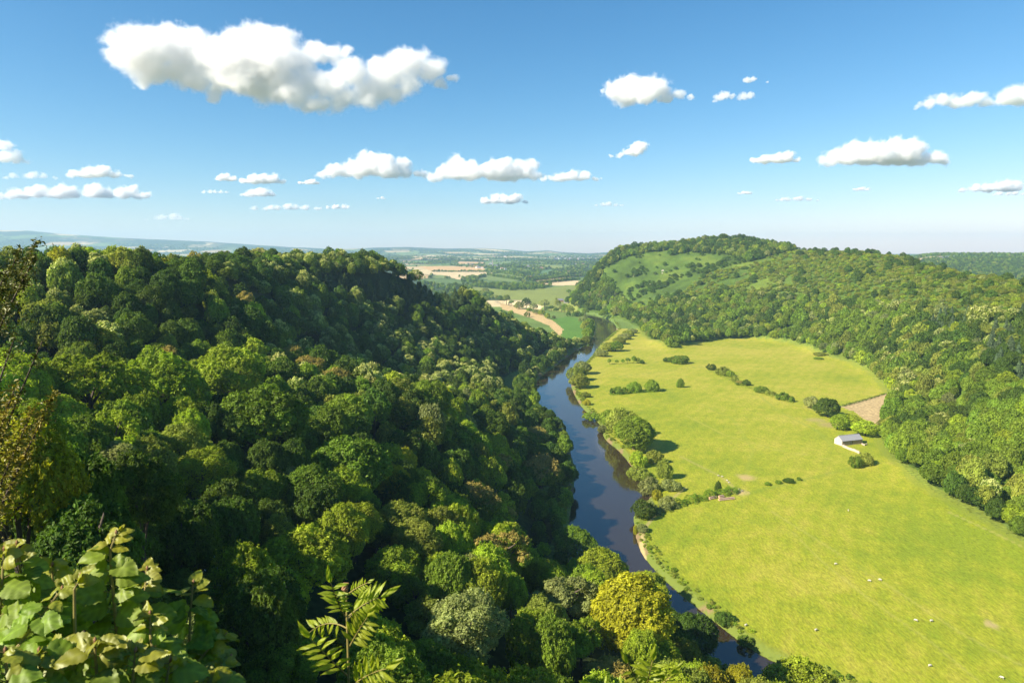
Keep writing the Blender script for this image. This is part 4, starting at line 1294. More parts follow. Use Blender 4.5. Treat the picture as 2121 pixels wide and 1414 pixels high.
def hedge(pts, width, hgt, label, tone_='mid', n=3000, seed=1, ls=.5):
    line = [tuple(gp(a, b, 1.)) for a, b in pts]
    v, f, t = leafy_strip(line, width, hgt, n, ls, seed)
    v[:, 2] += h1(*line[len(line)//2]) - .1
    o0 = Vector((line[0][0], line[0][1], 0)); v[:, :2] -= np.array([o0.x, o0.y])
    o = obj('hedge', mesh_np('hedge', v, f, [LEAF[tone_]], attrs={'tint': ('FLOAT', t)}))
    o.location = o0; tag(o, label, 'hedge', 'hedges of the meadow')
hedge([(1402,1046),(1420,1042),(1440,1036),(1458,1033),(1475,1026),(1500,1024),(1515,1020),(1528,1016)], 5.5, 3.2, 'dark trimmed hedge running from the river to the sheep gap', 'mid', 6500, 1)
hedge([(1745,842),(1790,830),(1836,817)], 2.0, 1.6, 'thin hedge along the top of the ploughed corner field', 'dark', 1800, 2)
hedge([(1470,769),(1498,781),(1520,792),(1548,803),(1578,814),(1600,822),(1642,835)], 4.5, 1.8, 'ragged low hedge linking the bushes of the slanting line', 'olive', 4200, 4)
hedge([(1262,818),(1285,817),(1313,814),(1366,810)], 3.5, 1.5, 'thin low hedge under the four bush line', 'mid', 2200, 5)
hedge([(1352,1066),(1375,1056),(1398,1049)], 6, 3.0, 'short hedge stub between river bushes and footpath gap', 'grey', 2500, 3)

# reeds and rank herbs along both banks
def bank_herbs():
    r = np.random.default_rng(5)
    pts = []
    for line, side in ((R_W, 1), (L_W, -1)):
        ln = np.array(line); d = np.concatenate([[0], np.cumsum(np.hypot(*np.diff(ln, axis=0).T))])
        n = int(d[-1]*2.6); t = r.random(n)*d[-1]
        x = np.interp(t, d, ln[:, 0]); y = np.interp(t, d, ln[:, 1])
        dx = np.interp(t, d, np.gradient(ln[:, 0], d)); dy = np.interp(t, d, np.gradient(ln[:, 1], d))
        L = np.hypot(dx, dy); off = (1.4+4.5*r.random(n)**1.5)*r.choice([-1, 1], n)
        x = x + dy/L*off; y = y - dx/L*off
        pts.append(np.stack([x, y], 1))
    p = np.vstack(pts)
    ins = in_poly(p[:, 0], p[:, 1], RIVER_S); bd = dist_line(p[:, 0], p[:, 1], BANK_S)
    clump = fbm(p[:, 0]/16, p[:, 1]/16, 15)
    p = p[~ins & (bd < 7) & (clump > -.05) & (p[:, 1] > 120) & (p[:, 1] < 1250)]
    z = height(p[:, 0], p[:, 1]); n = len(p)
    prot = [get_crown('far', t, k) for t in ('olive', 'mid', 'bright') for k in (0, 1)]
    R_ = .35+.6*r.random(n)
    scatter('bank_herbs', 'rank herbs and reeds along the river banks', p[:, 0], p[:, 1], z-.15, R_, R_*(.7+.4*r.random(n)), r.random(n)*6, r.integers(0, 6, n), prot)
bank_herbs()

# ------------------------------------------------------------------ barn, yard walls, logs, sheep
STONE_L = plain_mat('pale_limewashed_wall', (.55, .47, .40), .9, .12, 1.2)
SLATE = plain_mat('grey_blue_slate', (.29, .29, .305), .7, .15, 2.0)
BOARD = plain_mat('weathered_board', (.40, .30, .21), .85, .3, 2.5)
DARKW = plain_mat('opening_shade_and_fittings', (.03, .025, .02), .9, .1)  # painted gloom for the doorway; also colours handle and gutter
STONE = plain_mat('yard_stone', (.50, .40, .33), .9, .25, 1.5)
LOGM = plain_mat('felled_timber', (.42, .29, .20), .9, .25, 2.0)
LOGEND = plain_mat('log_end', (.50, .33, .18), .9, .2, 4.0)

def barn():
    A = gp(1743.8, 923.5, 1.); B = gp(1786, 919, 1.)      # near left corner, near right corner, far left corner
    A = Vector((A[0], A[1], 0)); ax = Vector((B[0]-A.x, B[1]-A.y, 0)); L = ax.length*1.0; rz = math.atan2(ax.y, ax.x)
    g = 6.4; hw = 3.2; hr = 5.7
    root = empty('barn', (A.x, A.y, h1(A.x, A.y)-.1), rz); tag(root, 'small barn with white gable and grey slate roof at the meadow edge', 'barn')
    # local axes: x along the front, y to the back
    b = MB()
    y0, y1 = 0, g; m = g/2
    t = .35
    def gable(x):
        vs = [(x, y0, 0), (x, y1, 0), (x, y1, hw), (x, m, hr), (x, y0, hw)]
        vs += [(p[0]+t, p[1], p[2]) for p in vs]
        return vs, [[0,1,2,3,4][::-1], [5,6,7,8,9], [0,5,6,1][::-1], [1,6,7,2][::-1], [2,7,8,3][::-1], [3,8,9,4][::-1], [4,9,5,0][::-1]]
    gl = MB().add(*gable(0)).build('gable_wall', STONE_L, root); gl['label'] = 'white gable facing the river'
    MB().add(*gable(L-t)).build('gable_wall', STONE_L, root)
    MB().box((L/2, g-.18, hw/2-.02), (L-2*t-.01, .34, hw-.04)).build('rear_wall', STONE_L, root)
    fw = MB()
    x = t+.01; doors = [(L*.34, L*.34+1.2), (L*.50, L*.60)]
    segs = [(t+.01, L*.40), (L*.54, L-t-.01)]
    for a, c in segs:
        nb = int((c-a)/.35); w_ = (c-a)/nb
        for i in range(nb): fw.box((a+w_*(i+.5), .10+.02*(i % 2), hw/2-.05), (w_*.92, .12, hw-.1))
    for k in range(1, 5):
        xx = t + (L-2*t)*k/5
    fw.build('front_boarding', BOARD, root)
    dw = MB().box((L*.47, .34, hw/2-.08), (L*.14-.05, .1, hw-.16)); dw.build('cart_opening_shade', DARKW, root)  # dark panel standing in for the shade inside the doorway
    dr = MB()
    for i in range(5): dr.box((L*.44+i*.24, .16, hw*.5-.1), (.21, .09, hw-.3))
    d_ = dr.build('door', plain_mat('grey_door', (.33, .30, .27), .85, .25, 3), root)
    MB().box((L*.44+1.05, .09, 1.1), (.08, .05, .3)).build('handle', DARKW, d_)
    po = MB()
    for xx in (L*.40+.12, L*.53-.02): po.box((xx, .12, hw/2-.03), (.2, .2, hw-.06))
    po.build('post', BOARD, root)
    rf = MB(); ov = .3; th = .14
    sl_ = (hr-hw)/m
    for s, yy0 in ((0, -ov), (1, g+ov)):
        ye = yy0; ze = hw - ov*sl_ + .16; zr = hr+.16
        vs = [(-ov*.6, ye, ze), (L+ov*.6, ye, ze), (L+ov*.6, m, zr), (-ov*.6, m, zr)]
        vs += [(p[0], p[1], p[2]-th) for p in vs]
        fs = [[0,1,2,3], [4,7,6,5], [0,4,5,1], [1,5,6,2], [3,2,6,7], [0,3,7,4]]
        if s: fs = [q[::-1] for q in fs]
        rf.add(vs, fs)
    r_ = rf.build('roof', SLATE, root)
    MB().box((L/2, m, hr+.2), (L+ov, .35, .12)).build('ridge_tiles', plain_mat('ridge_tile', (.30, .29, .31), .8), r_)
    MB().box((L/2, -ov+.02, hw-ov*sl_-.05), (L+.3, .1, .1)).build('gutter', DARKW, r_)
    return A, rz, L
bA, brz, bL = barn()
def wall_line(name, pts, h, t, label, group):
    P = [gp(a, b, 1.) for a, b in pts]; b = MB()
    o = P[0]
    r = random.Random(len(pts)*7)
    for p, q in zip(P[:-1], P[1:]):
        L = math.hypot(*(q-p)); rz = math.atan2(q[1]-p[1], q[0]-p[0]); n = max(1, int(L/.9))
        for i in range(n):
            c = p + (q-p)*(i+.5)/n - o
            hh = h*r.uniform(.85, 1.08)
            b.box((c[0], c[1], hh/2-.1), (L/n-.02, t*r.uniform(.9, 1.1), hh), rz)
            b.box((c[0], c[1], hh-.1+.07), (L/n*.8, t*.7, .14), rz)
    ob = b.build(name, STONE, None, (o[0], o[1], h1(o[0], o[1]))); tag(ob, label, 'wall', group)
wall_line('stone_wall', [(1745,925),(1758,931),(1770,935),(1780,940)], 1.6, .5, 'pale stone yard wall running down from the barn gable', 'yard walls at the barn')
wall_line('stone_wall', [(1785,920),(1790,923),(1796,921)], .9, .5, 'short broken wall at the right end of the barn', 'yard walls at the barn')
wall_line('stone_wall', [(1795,944),(1801,948)], .8, .5, 'fallen wall end behind the olive bush by the barn', 'yard walls at the barn')

def log_pile(pts, rad, label):
    P = [gp(a, b, 1.) for a, b in pts]; p, q = P[0], P[1]; d = (q-p); L = math.hypot(*d); rz = math.atan2(d[1], d[0])
    root = empty('log_pile', (p[0], p[1], h1(*p)), rz); tag(root, label, 'log pile', 'timber in front of the hedge')
    r = random.Random(int(L*10))
    for i, (yy, zz) in enumerate([(-rad, rad*.9), (rad, rad*.9), (0, rad*2.5)]):
        m_ = MB().tube([(r.uniform(0, .3), yy, zz), (L*.5, yy+r.uniform(-.05, .05), zz), (L-r.uniform(0, .3), yy, zz)], [rad, rad*.96, rad*.88], 10)
        l_ = m_.build('log', LOGM, root)
        MB().tube([(-.06, yy, zz), (r.uniform(.02, .1), yy, zz)], rad*.98, 10).build('cut_end', LOGEND, l_)
log_pile([(1469,1034),(1483,1031)], .38, 'short stack of felled logs at the left in front of the hedge')
log_pile([(1489,1031),(1499,1029)], .38, 'small log stack nearest the hedge')
log_pile([(1489,1036.5),(1521,1033)], .36, 'long row of felled trunks in the meadow')

WOOL = plain_mat('sheep_wool', (.50, .46, .39), .95, .12, 9.0)
FACE = plain_mat('sheep_face', (.55, .49, .42), .9, .15, 9.0)
def sheep_meshes():
    bm = bmesh.new()
    vs = {}
    def ring(x, cz, ry, rz, n=10):
        return [bm.verts.new((x, math.cos(2*PI*k/n)*ry, cz + math.sin(2*PI*k/n)*rz)) for k in range(n)]
    # trunk, neck and a lowered grazing head as one skin
    prof = [(-.58,.62,.06,.07),(-.54,.64,.18,.20),(-.42,.64,.26,.28),(-.15,.62,.29,.31),(.15,.62,.28,.30),(.38,.64,.24,.27),(.50,.66,.17,.20),(.60,.58,.12,.14),(.70,.42,.095,.11),(.77,.30,.085,.09),(.83,.20,.065,.07),(.87,.12,.045,.05),(.88,.09,.02,.02)]
    rings = [ring(*p) for p in prof]
    for a, b in zip(rings[:-1], rings[1:]):
        for k in range(10): bm.faces.new((a[k], a[(k+1) % 10], b[(k+1) % 10], b[k]))
    bm.faces.new(rings[0]); bm.faces.new(rings[-1][::-1])
    def limb(pts):
        prev = None
        for x, y, z, r in pts:
            cur = [bm.verts.new((x+math.cos(2*PI*k/6)*r, y+math.sin(2*PI*k/6)*r, z)) for k in range(6)]
            if prev:
                for k in range(6): bm.faces.new((prev[k], prev[(k+1) % 6], cur[(k+1) % 6], cur[k]))
            prev = cur
        bm.faces.new(prev)
    for s in (-1, 1):
        limb([(.36, .15*s, .55, .085), (.38, .15*s, .38, .05), (.35, .15*s, .24, .034), (.36, .15*s, .04, .03), (.38, .15*s, 0, .036)])      # fore
        limb([(-.40, .16*s, .58, .11), (-.34, .16*s, .40, .065), (-.46, .16*s, .27, .036), (-.43, .16*s, .05, .03), (-.41, .16*s, 0, .036)])  # hind
    for s in (-1, 1):
        e = [bm.verts.new(p) for p in ((.70, .07*s, .47), (.72, .20*s, .47), (.76, .09*s, .42))]; bm.faces.new(e)
    t = [bm.verts.new(p) for p in ((-.57, .03, .70), (-.57, -.03, .70), (-.63, 0, .42))]; bm.faces.new(t)
    bmesh.ops.recalc_face_normals(bm, faces=bm.faces)
    for v in bm.verts:
        if v.co.z > .4 and v.co.x < .5: v.co += v.normal*0
    me = bpy.data.meshes.new('sheep'); bm.to_mesh(me); bm.free()
    me.materials.append(WOOL); me.materials.append(FACE)
    for p in me.polygons:
        p.use_smooth = True
        c = sum((me.vertices[i].co for i in p.vertices), Vector())/len(p.vertices)
        if c.x > .66 or c.z < .33: p.material_index = 1
    return me
SHEEP = sheep_meshes()
SH = [(1488,986,.3,'sheep at the upper end of the line walking to the hedge gap'),(1496,988,.2,'second sheep of the line above the hedge gap'),
      (1506,996,1.9,'sheep standing in the tight pair on the line'),(1510,1000,.1,'lower sheep of the tight pair on the line'),
      (1531,1014,.5,'sheep on the bare earth of the hedge gap'),(1537,1018,.2,'lower sheep in the hedge gap'),
      (1757,1058,1.2,'lone sheep in the middle of the meadow near the barn side'),(1731,1169,0,'lone sheep left of the grazing pair'),(1801,1204,2.6,'left sheep of the grazing pair in mid meadow'),
      (1823,1202,2.4,'right sheep of the grazing pair in mid meadow'),(1897,1286,2.5,'left sheep of the lower pair'),(1929,1287,.1,'right sheep of the lower pair'),
      (1926,1380,.1,'single sheep near the lower edge'),(2075,1405,2.4,'sheep nearest the lower right corner'),(1690,1306,.4,'sheep next to the long tree shadow'),(1545,1296,.4,'sheep in the shade by the bank bush')]
for px, py, r_, t_ in SH:
    x, y = gp(px, py, 1.)
    o = obj('sheep', SHEEP, None, (x, y, h1(x, y))); o.rotation_euler = (0, 0, r_); o.scale = (.88, .88, .88); tag(o, 'white '+t_, 'sheep', 'sheep grazing the meadow')

# dead branch heap and pale boulders
ROCKM = plain_mat('pale_rock', (.55, .47, .40), .9, .2, 1.0)
def rock_mesh(seed):
    bm = bmesh.new(); bmesh.ops.create_icosphere(bm, subdivisions=2, radius=1)
    for v in bm.verts:
        n = mnoise.noise(v.co*1.7 + Vector((seed*3.1, 0, 0))); v.co *= 1 + .45*n; v.co.z *= .7
    me = bpy.data.meshes.new('boulder'); bm.to_mesh(me); bm.free(); me.materials.append(ROCKM); return me
RK = [rock_mesh(i) for i in range(3)]
RKP = [(1373,561,2.2,'highest pale boulder on the bracken slope'),(1372,566,1.6,'small boulder under the highest one'),(1315,569,2.2,'pale crag boulder left among the dark trees'),(1322,597,1.6,'boulder low on the bracken slope'),
       (1347,588,1.3,'small boulder in the open bracken'),(1351,592,1.4,'boulder right of the small one in the bracken'),(1357,567,1.2,'small boulder below the skyline trees'),(1270,602,1.6,'boulder at the left foot of the bracken'),(1313,572,1.8,'second boulder of the pale crag'),(1365,590,1.0,'smallest boulder in the lower bracken')]
for i, (px, py, s, t_) in enumerate(RKP):
    p = hit(px, py)
    if not p: continue
    o = obj('boulder', RK[i % 3], None, (p[0], p[1], p[2]+s*.2)); o.scale = (s*1.2, s, s*1.1); o.rotation_euler = (0, 0, i*1.3); tag(o, t_, 'boulder', 'boulders on the bracken slope')
#PART4
# ------------------------------------------------------------------ buildings down the valley
WALLS = {'white': plain_mat('white_render', (.70, .66, .60), .9, .08, .5), 'brick': plain_mat('red_brick', (.36, .19, .13), .9, .15, .6), 'stonew': plain_mat('grey_stone', (.42, .38, .33), .9, .15, .6)}
ROOFS = {'slate': plain_mat('slate_roof', (.16, .16, .19), .7, .15, .6), 'tile': plain_mat('tiled_roof', (.34, .20, .14), .8, .15, .6)}
GLASS = plain_mat('window_glass', (.05, .06, .08), .15, .1)
BRICK = plain_mat('chimney_brick', (.30, .12, .08), .9, .2, 3); CAPM = plain_mat('pale_chimney_cap', (.62, .62, .62), .8, .1)
def house_meshes(L, W, hw, hr, wall, roof, chim=1, wins=2):
    m = W/2; t = .3
    b = MB()
    for x in (0, L-t):
        vs = [(x, 0, 0), (x, W, 0), (x, W, hw), (x, m, hr), (x, 0, hw)]; vs += [(p[0]+t, p[1], p[2]) for p in vs]
        b.add(vs, [[4,3,2,1,0], [5,6,7,8,9], [1,6,5,0], [2,7,6,1], [3,8,7,2], [4,9,8,3], [0,5,9,4]])
    b.box((L/2, .15, hw/2-.02), (L-2*t-.01, .28, hw-.04)); b.box((L/2, W-.15, hw/2-.02), (L-2*t-.01, .28, hw-.04))
    r = MB(); sl_ = (hr-hw)/m
    for s, ye in ((0, -.4), (1, W+.4)):
        ze = hw-.4*sl_+.15; zr = hr+.15
        vs = [(-.25, ye, ze), (L+.25, ye, ze), (L+.25, m, zr), (-.25, m, zr)]; vs += [(p[0], p[1], p[2]-.14) for p in vs]
        fs = [[0,1,2,3], [4,7,6,5], [0,4,5,1], [1,5,6,2], [2,6,7,3], [3,7,4,0]]
        if s: fs = [q[::-1] for q in fs]
        r.add(vs, fs)
    out = [('wall', b.mesh('wall', wall), None), ('roof', r.mesh('roof', roof), None)]
    for k in range(chim):
        cx = .5 if k == 0 else L-.5
        out.append(('chimney', MB().box((cx, m, hr+.5), (.9, .7, 1.4)).mesh('chimney', BRICK), 'roof'))
    for k in range(wins):
        out.append(('window', MB().box((L*(k+.7)/(wins+.4), -.02, hw*.55), (1.1, .06, 1.3)).mesh('window', GLASS), None))
    return out
HM = {}
def house(name, x, y, z, rz, L, W, hw, hr, wall, roof, label, cat, group=None, chim=1, wins=2):
    key = (L, W, hw, hr, wall, roof, chim, wins)
    if key not in HM: HM[key] = house_meshes(L, W, hw, hr, WALLS[wall], ROOFS[roof], chim, wins)
    root = empty(name, (x, y, z), rz); tag(root, label, cat, group)
    made = {}
    for nm, me, par in HM[key]:
        made[nm] = obj(nm, me, made[par] if par else root)
    return root
def house_px(name, px, py, *a, **k):
    p = hit(px, py)
    return house(name, p[0], p[1], p[2]-.2, *a, **k)
house_px('farmhouse', 1178, 627, .15, 12, 8, 6, 9.5, 'white', 'slate', 'pale farmhouse at the right end of the riverside farm', 'house', 'riverside farm', 2, 3)
house_px('farm_barn', 1156, 625, .1, 13, 9, 4, 7.5, 'brick', 'slate', 'long red and white barn at the left end of the riverside farm', 'barn', 'riverside farm', 0, 2)
house_px('farm_shed', 1168, 627.5, -.2, 9, 7, 3.5, 6, 'stonew', 'slate', 'grey shed in the middle of the riverside farm', 'shed', 'riverside farm', 0, 2)
house_px('farm_shed', 1173, 623, .1, 9, 7, 4.5, 7.5, 'stonew', 'slate', 'taller grey shed behind the farm yard', 'shed', 'riverside farm', 0, 1)
house_px('farm_shed', 1186, 630, .3, 6, 5, 2.6, 4, 'white', 'slate', 'little white shed on the lane right of the farm', 'shed', 'riverside farm', 0, 1)
vr = random.Random(3)
VH = [(972,551),(979,553),(984,555),(990,556),(996,556),(968,548),(976,549),(1000,553),(1012,549),(1016,547),(1031,549),(1037,558),(1094,556),(1098,557),(1102,554),(1106,558),(1113,558),(1119,557),(1124,558),(1092,553),(1045,559),(1176,566),(1095,577),(1192,549),(1207,549),(988,553)]
for i, (px, py) in enumerate(VH):
    w_ = vr.choice(['white', 'white', 'brick', 'stonew']); r_ = vr.choice(['slate', 'slate', 'tile'])
    place = 'left of the spire' if px < 1020 else ('right of the spire' if px < 1080 else 'in the hamlet under the wood' if px < 1140 else 'near the right hill foot')
    house_px('village_house', px, py, vr.uniform(-.5, .5), 13, 9, 6, 10, w_, r_, f"{ {'white':'white walled','brick':'red brick','stonew':'grey stone'}[w_] } house with {'slate' if r_=='slate' else 'tiled'} roof {place}", 'house', 'village houses far down the valley', 1, 2)
def church():
    p = hit(1022, 554)
    root = empty('church', (p[0], p[1], p[2]-.5), .2); tag(root, 'church with a tall pale stone spire above the village', 'church')
    for nm, me, par in house_meshes(24, 11, 8, 14, WALLS['stonew'], ROOFS['slate'], 0, 3): 
        o = obj({'wall': 'nave'}.get(nm, nm), me, root); 
    MB().box((-3.2, 5.5, 11), (6, 6, 22)).build('tower', WALLS['stonew'], root)
    s_ = MB(); b = [(-5.6, 3.1, 22.05), (-.8, 3.1, 22.05), (-.8, 7.9, 22.05), (-5.6, 7.9, 22.05), (-3.2, 5.5, 47)]
    s_.add(b, [[0,1,4], [1,2,4], [2,3,4], [3,0,4], [3,2,1,0]]).build('spire', WALLS['stonew'], root)
church()
TOWN = [(1148,534),(1153,533),(1158,535),(1163,532),(1168,535),(1172,533),(1178,534),(1183,536),(1188,533),(1195,535),(1200,533),(1206,536),(1212,534),(1218,535),(1225,533),(1232,535),(1022,530),(1032,531),(1044,530),(1150,537),(1176,537),(1198,537)]
for i, (px, py) in enumerate(TOWN):
    w_ = vr.choice(['white', 'white', 'brick'])
    house_px('town_house', px, py+2, vr.uniform(-.5, .5), 20, 12, 9, 14, w_, 'slate', f"pale far town house with {'white' if w_=='white' else 'reddish'} walls below the horizon hills", 'house', 'houses of the far town', 0, 0)
for px, py, L, t_ in [(1958,536,30,'dark roofed long barn on the far plateau farm'),(1948,537,22,'lower barn at the left of the plateau farm'),(1968,535,24,'small barn at the right of the plateau farm')]:
    house_px('farm_barn', px, py, .2, L, 14, 6, 10, 'stonew', 'slate', t_, 'barn', 'plateau farm', 0, 0)

# cottage in the hollow: a slate roof between two capped chimneys
def cottage():
    a, b = CH; d = b-a; L = math.hypot(d[0], d[1])+.9; rz = math.atan2(d[1], d[0])
    hr = 6.6; W = 5.6; hw = 4.0
    zt = (a[2]+b[2])/2 - 1.3            # ridge height
    c, s = math.cos(rz), math.sin(rz)
    ox, oy = a[0] - c*.45 + s*W/2, a[1] - s*.45 - c*W/2
    root = empty('cottage', (ox, oy, zt-hr), rz); tag(root, 'slate roofed cottage with two brick chimneys in the shaded hollow', 'cottage')
    roof = None
    for nm, me, par in house_meshes(L, W, hw, hr, WALLS['stonew'], ROOFS['slate'], 0, 2):
        o = obj(nm, me, root)
        if nm == 'roof': roof = o
    for x in (.45, L-.45):
        ch = MB().box((x, W/2, hr+.55), (.95, .75, 1.5)).build('chimney', BRICK, roof)
        MB().box((x, W/2, hr+1.37), (1.15, .95, .14)).build('cap', CAPM, roof)
cottage()

# ------------------------------------------------------------------ plants on the rock, close to the viewpoint
HAZEL = leaf_mat('hazel_leaf', (.225, .320, .036), hue=.01, val=.1, transl=.50, gloss=.025, tintamt=.45)
HAZELY = leaf_mat('hazel_young_leaf', (.28, .29, .02), hue=.01, val=.1, transl=.45, gloss=.05, tintamt=.3)
ASHL = leaf_mat('ash_leaf', (.34, .40, .026), hue=.01, val=.1, transl=.55, gloss=.03, tintamt=.35)
STEM = plain_mat('green_brown_stem', (.24, .20, .05), .7, .25, 60)
BUD = plain_mat('brown_bud', (.28, .15, .07), .8, .2, 80)

def blade(L, Wd, r, kind='hazel', rows=16, cols=9):
    """one leaf lying in +x, normal +z"""
    vv = np.linspace(0, 1, rows); uu = np.linspace(-1, 1, cols)
    v, u = np.meshgrid(vv, uu, indexing='ij')
    if kind == 'hazel':
        w_ = np.sin(PI*np.clip(v, 0, 1)**.62)**.62*(1-.18*v); w_ = np.where(v > .9, w_*.8, w_)
        ser = 1+.055*np.where(np.arange(rows) % 2, 1, -1)[:, None]
    else:
        w_ = np.sin(PI*v**.8)**.9; ser = 1+.02*np.where(np.arange(rows) % 2, 1, -1)[:, None]
    w_ = w_*np.where(np.abs(u) > .95, ser, 1)
    x = v*L + (0 if kind != 'hazel' else -.10*L*np.abs(u)*(1-v)**3)
    y = u*Wd*.5*w_
    ph = (v - .42*np.abs(u)*.5)*(8 if kind == 'hazel' else 10)*PI
    cup = r.uniform(-.25, .35); droop = r.uniform(.05, .45); tw = r.uniform(-.3, .3)
    z = .016*L*np.sin(ph)*np.minimum(np.abs(u)*2.2, 1)*np.sin(PI*v)**.5 + cup*Wd*.5*(u**2)*w_ - droop*L*v**2 + tw*u*v*Wd*.4 + r.uniform(-.06, .06)*L*np.sin(v*9+u*3)
    t = .46 + .20*np.cos(ph)**3 + np.where(np.abs(u) < .05, .30, 0) - .05*np.abs(u)
    V_ = np.stack([x, y, z], -1).reshape(-1, 3)
    i = np.arange(rows*cols).reshape(rows, cols)
    f = np.stack([i[:-1, :-1], i[1:, :-1], i[1:, 1:], i[:-1, 1:]], -1).reshape(-1, 4)
    return V_, f, t.ravel()

class Leaves:
    def __init__(s): s.v = []; s.f = []; s.t = []; s.n = 0; s.m = []
    def put(s, base, axis, normal, L, Wd, r, kind, mi=0):
        V_, f, t = blade(L, Wd, r, kind)
        ax = Vector(axis).normalized(); nn = Vector(normal); nn = (nn - ax*nn.dot(ax)).normalized(); bb = nn.cross(ax)
        M = np.array([[ax.x, bb.x, nn.x], [ax.y, bb.y, nn.y], [ax.z, bb.z, nn.z]])
        s.v.append(V_ @ M.T + np.array(base)); s.f.append(f+s.n); s.n += len(V_); s.t.append(np.clip(t+r.uniform(-.14, .14), 0, 1)); s.m.append(np.full(len(f), mi))
    def build(s, name, mats, parent):
        o = obj(name, mesh_np(name, np.vstack(s.v), np.vstack(s.f), mats, np.concatenate(s.m), smooth=True, attrs={'tint': ('FLOAT', np.concatenate(s.t))}), parent)
        return o

def curve_pts(px_pts, Y0, Y1):
    n = len(px_pts)
    return [Vector(at(a, b, Y0+(Y1-Y0)*i/max(n-1, 1))) for i, (a, b) in enumerate(px_pts)]

def hazel():
    base = Vector((-1.35, 1.75, h1(-1.35, 1.75)))
    root = empty('hazel_bush', base); tag(root, 'hazel bush with broad pleated leaves filling the lower left corner', 'bush')
    r = random.Random(12)
    S = [  # stem photo points from the frame edge up, distance, leaf size range px, spacing px
        ([(262,1440),(248,1380),(240,1290),(232,1200),(228,1140),(240,1106)], 1.95, 2.05),
        ([(166,1440),(157,1380),(155,1300),(154,1220),(166,1196)], 1.75, 1.80),
        ([(112,1440),(110,1360),(112,1260),(108,1172)], 1.95, 2.0),
        ([(58,1440),(60,1370),(55,1280),(44,1190),(34,1128)], 1.85, 1.95),
        ([(30,1345),(70,1295),(120,1230),(128,1222)], 1.7, 1.85),
        ([(-20,1420),(-4,1300),(4,1210),(8,1140)], 1.8, 1.9),
        ([(284,1440),(286,1380),(296,1280),(300,1230),(304,1180)], 2.0, 2.15),
        ([(322,1440),(324,1380),(312,1320),(310,1272)], 1.85, 1.95),
        ([(392,1440),(392,1340),(394,1270),(400,1208)], 2.1, 2.2),
        ([(350,1440),(390,1395),(430,1345),(468,1318)], 2.0, 2.15),
        ([(400,1440),(420,1410),(450,1385),(478,1362)], 1.9, 2.0),
        ([(205,1440),(200,1390),(196,1330)], 1.6, 1.62),
        ([(90,1440),(85,1400),(80,1350)], 1.55, 1.6),
        ([(20,1440),(15,1400),(10,1350)], 1.5, 1.55),
        ([(340,1440),(345,1410),(352,1370)], 1.65, 1.7),
        ([(270,1440),(275,1410),(280,1350)], 1.6, 1.65),
        ([(140,1450),(130,1400),(128,1340)], 1.62, 1.66),
        ([(430,1450),(425,1420),(440,1400)], 1.75, 1.8),
    ]
    for si, (pp, Y0, Y1) in enumerate(S):
        pts = curve_pts(pp, Y0, Y1)
        foot = base + Vector((r.uniform(-.25, .35)+(pts[0].x-base.x)*.5, r.uniform(-.1, .2), -.1))
        mid = foot.lerp(pts[0], .6) + Vector((0, .03, 0))
        allp = [foot, mid] + pts
        n = len(allp)
        rad = [.0075*(1-.62*i/(n-1)) for i in range(n)]
        m_ = MB().tube([p-base for p in allp], rad, 8)
        shoot = m_.build('shoot', STEM, root)
        lv = Leaves()
        # arc length in photo px
        d = 0; seg = []
        for i in range(len(pp)-1):
            L = math.hypot(pp[i+1][0]-pp[i][0], pp[i+1][1]-pp[i][1]); seg.append((d, L, i)); d += L
        total = d; s_ = 8.0; side = r.choice([-1, 1])
        while s_ < total:
            for d0, L, i in seg:
                if d0 <= s_ <= d0+L:
                    t = (s_-d0)/L; p = pts[i].lerp(pts[i+1], t)
            fromtop = total - s_
            size = min(58, 25 + fromtop*.40)*r.uniform(.75, 1.2) if not (si == 1 and fromtop < 170 and fromtop > 30) else 0
            if si >= 11: size = r.uniform(42, 70)
            if size > 0:
                Lm = size*Y0/FPX
                ang = (PI if side < 0 else 0) + r.uniform(-.9, .9)
                out = Vector((math.cos(ang), math.sin(ang)*.8, r.uniform(-.15, .35)))
                nrm = Vector((-.20+r.uniform(-.7, .7), -.45+r.uniform(-.6, .5), .75))
                pet = out.normalized()*Lm*.28 + Vector((0, 0, .008))
                mb = MB().tube([p-base, p-base+pet*.5+Vector((0, 0, .003)), p-base+pet], [.0016, .0013, .0011], 5)
                mb.build('leaf_stalk', STEM, shoot) if False else None
                m2.append((p-base, p-base+pet)) if False else None
                young = fromtop < 40 and size < 64
                lv.put(tuple(p-base+pet), out + Vector((0, 0, -.12)), nrm, Lm, Lm*r.uniform(.82, .98), r, 'hazel', 1 if young else 0)
                stalks.append((tuple(p-base), tuple(p-base+pet)))
            side = -side; s_ += r.uniform(5.5, 10)
        # terminal young leaves and bud
        tip = pts[-1]
        for k in range(3):
            a = r.uniform(0, 6.28); Lm = r.uniform(24, 42)*Y0/FPX
            lv.put(tuple(tip-base), (math.cos(a), math.sin(a), r.uniform(.1, .9)), (-.2+r.uniform(-.5, .5), -.6, .6), Lm, Lm*.75, r, 'hazel', 1)
        lv.build('leaves', [HAZEL, HAZELY], shoot)
        sb = MB()
        for p, q in stalks: sb.tube([p, q], [.0017, .0012], 5)
        sb.build('leaf_stalks', STEM, shoot); stalks.clear()
        t_ = tip-base
        MB().tube([t_, t_+Vector((.002, 0, .008)), t_+Vector((.003, 0, .016))], [.003, .005, .001], 6).build('bud', BUD, shoot)
stalks = []
hazel()

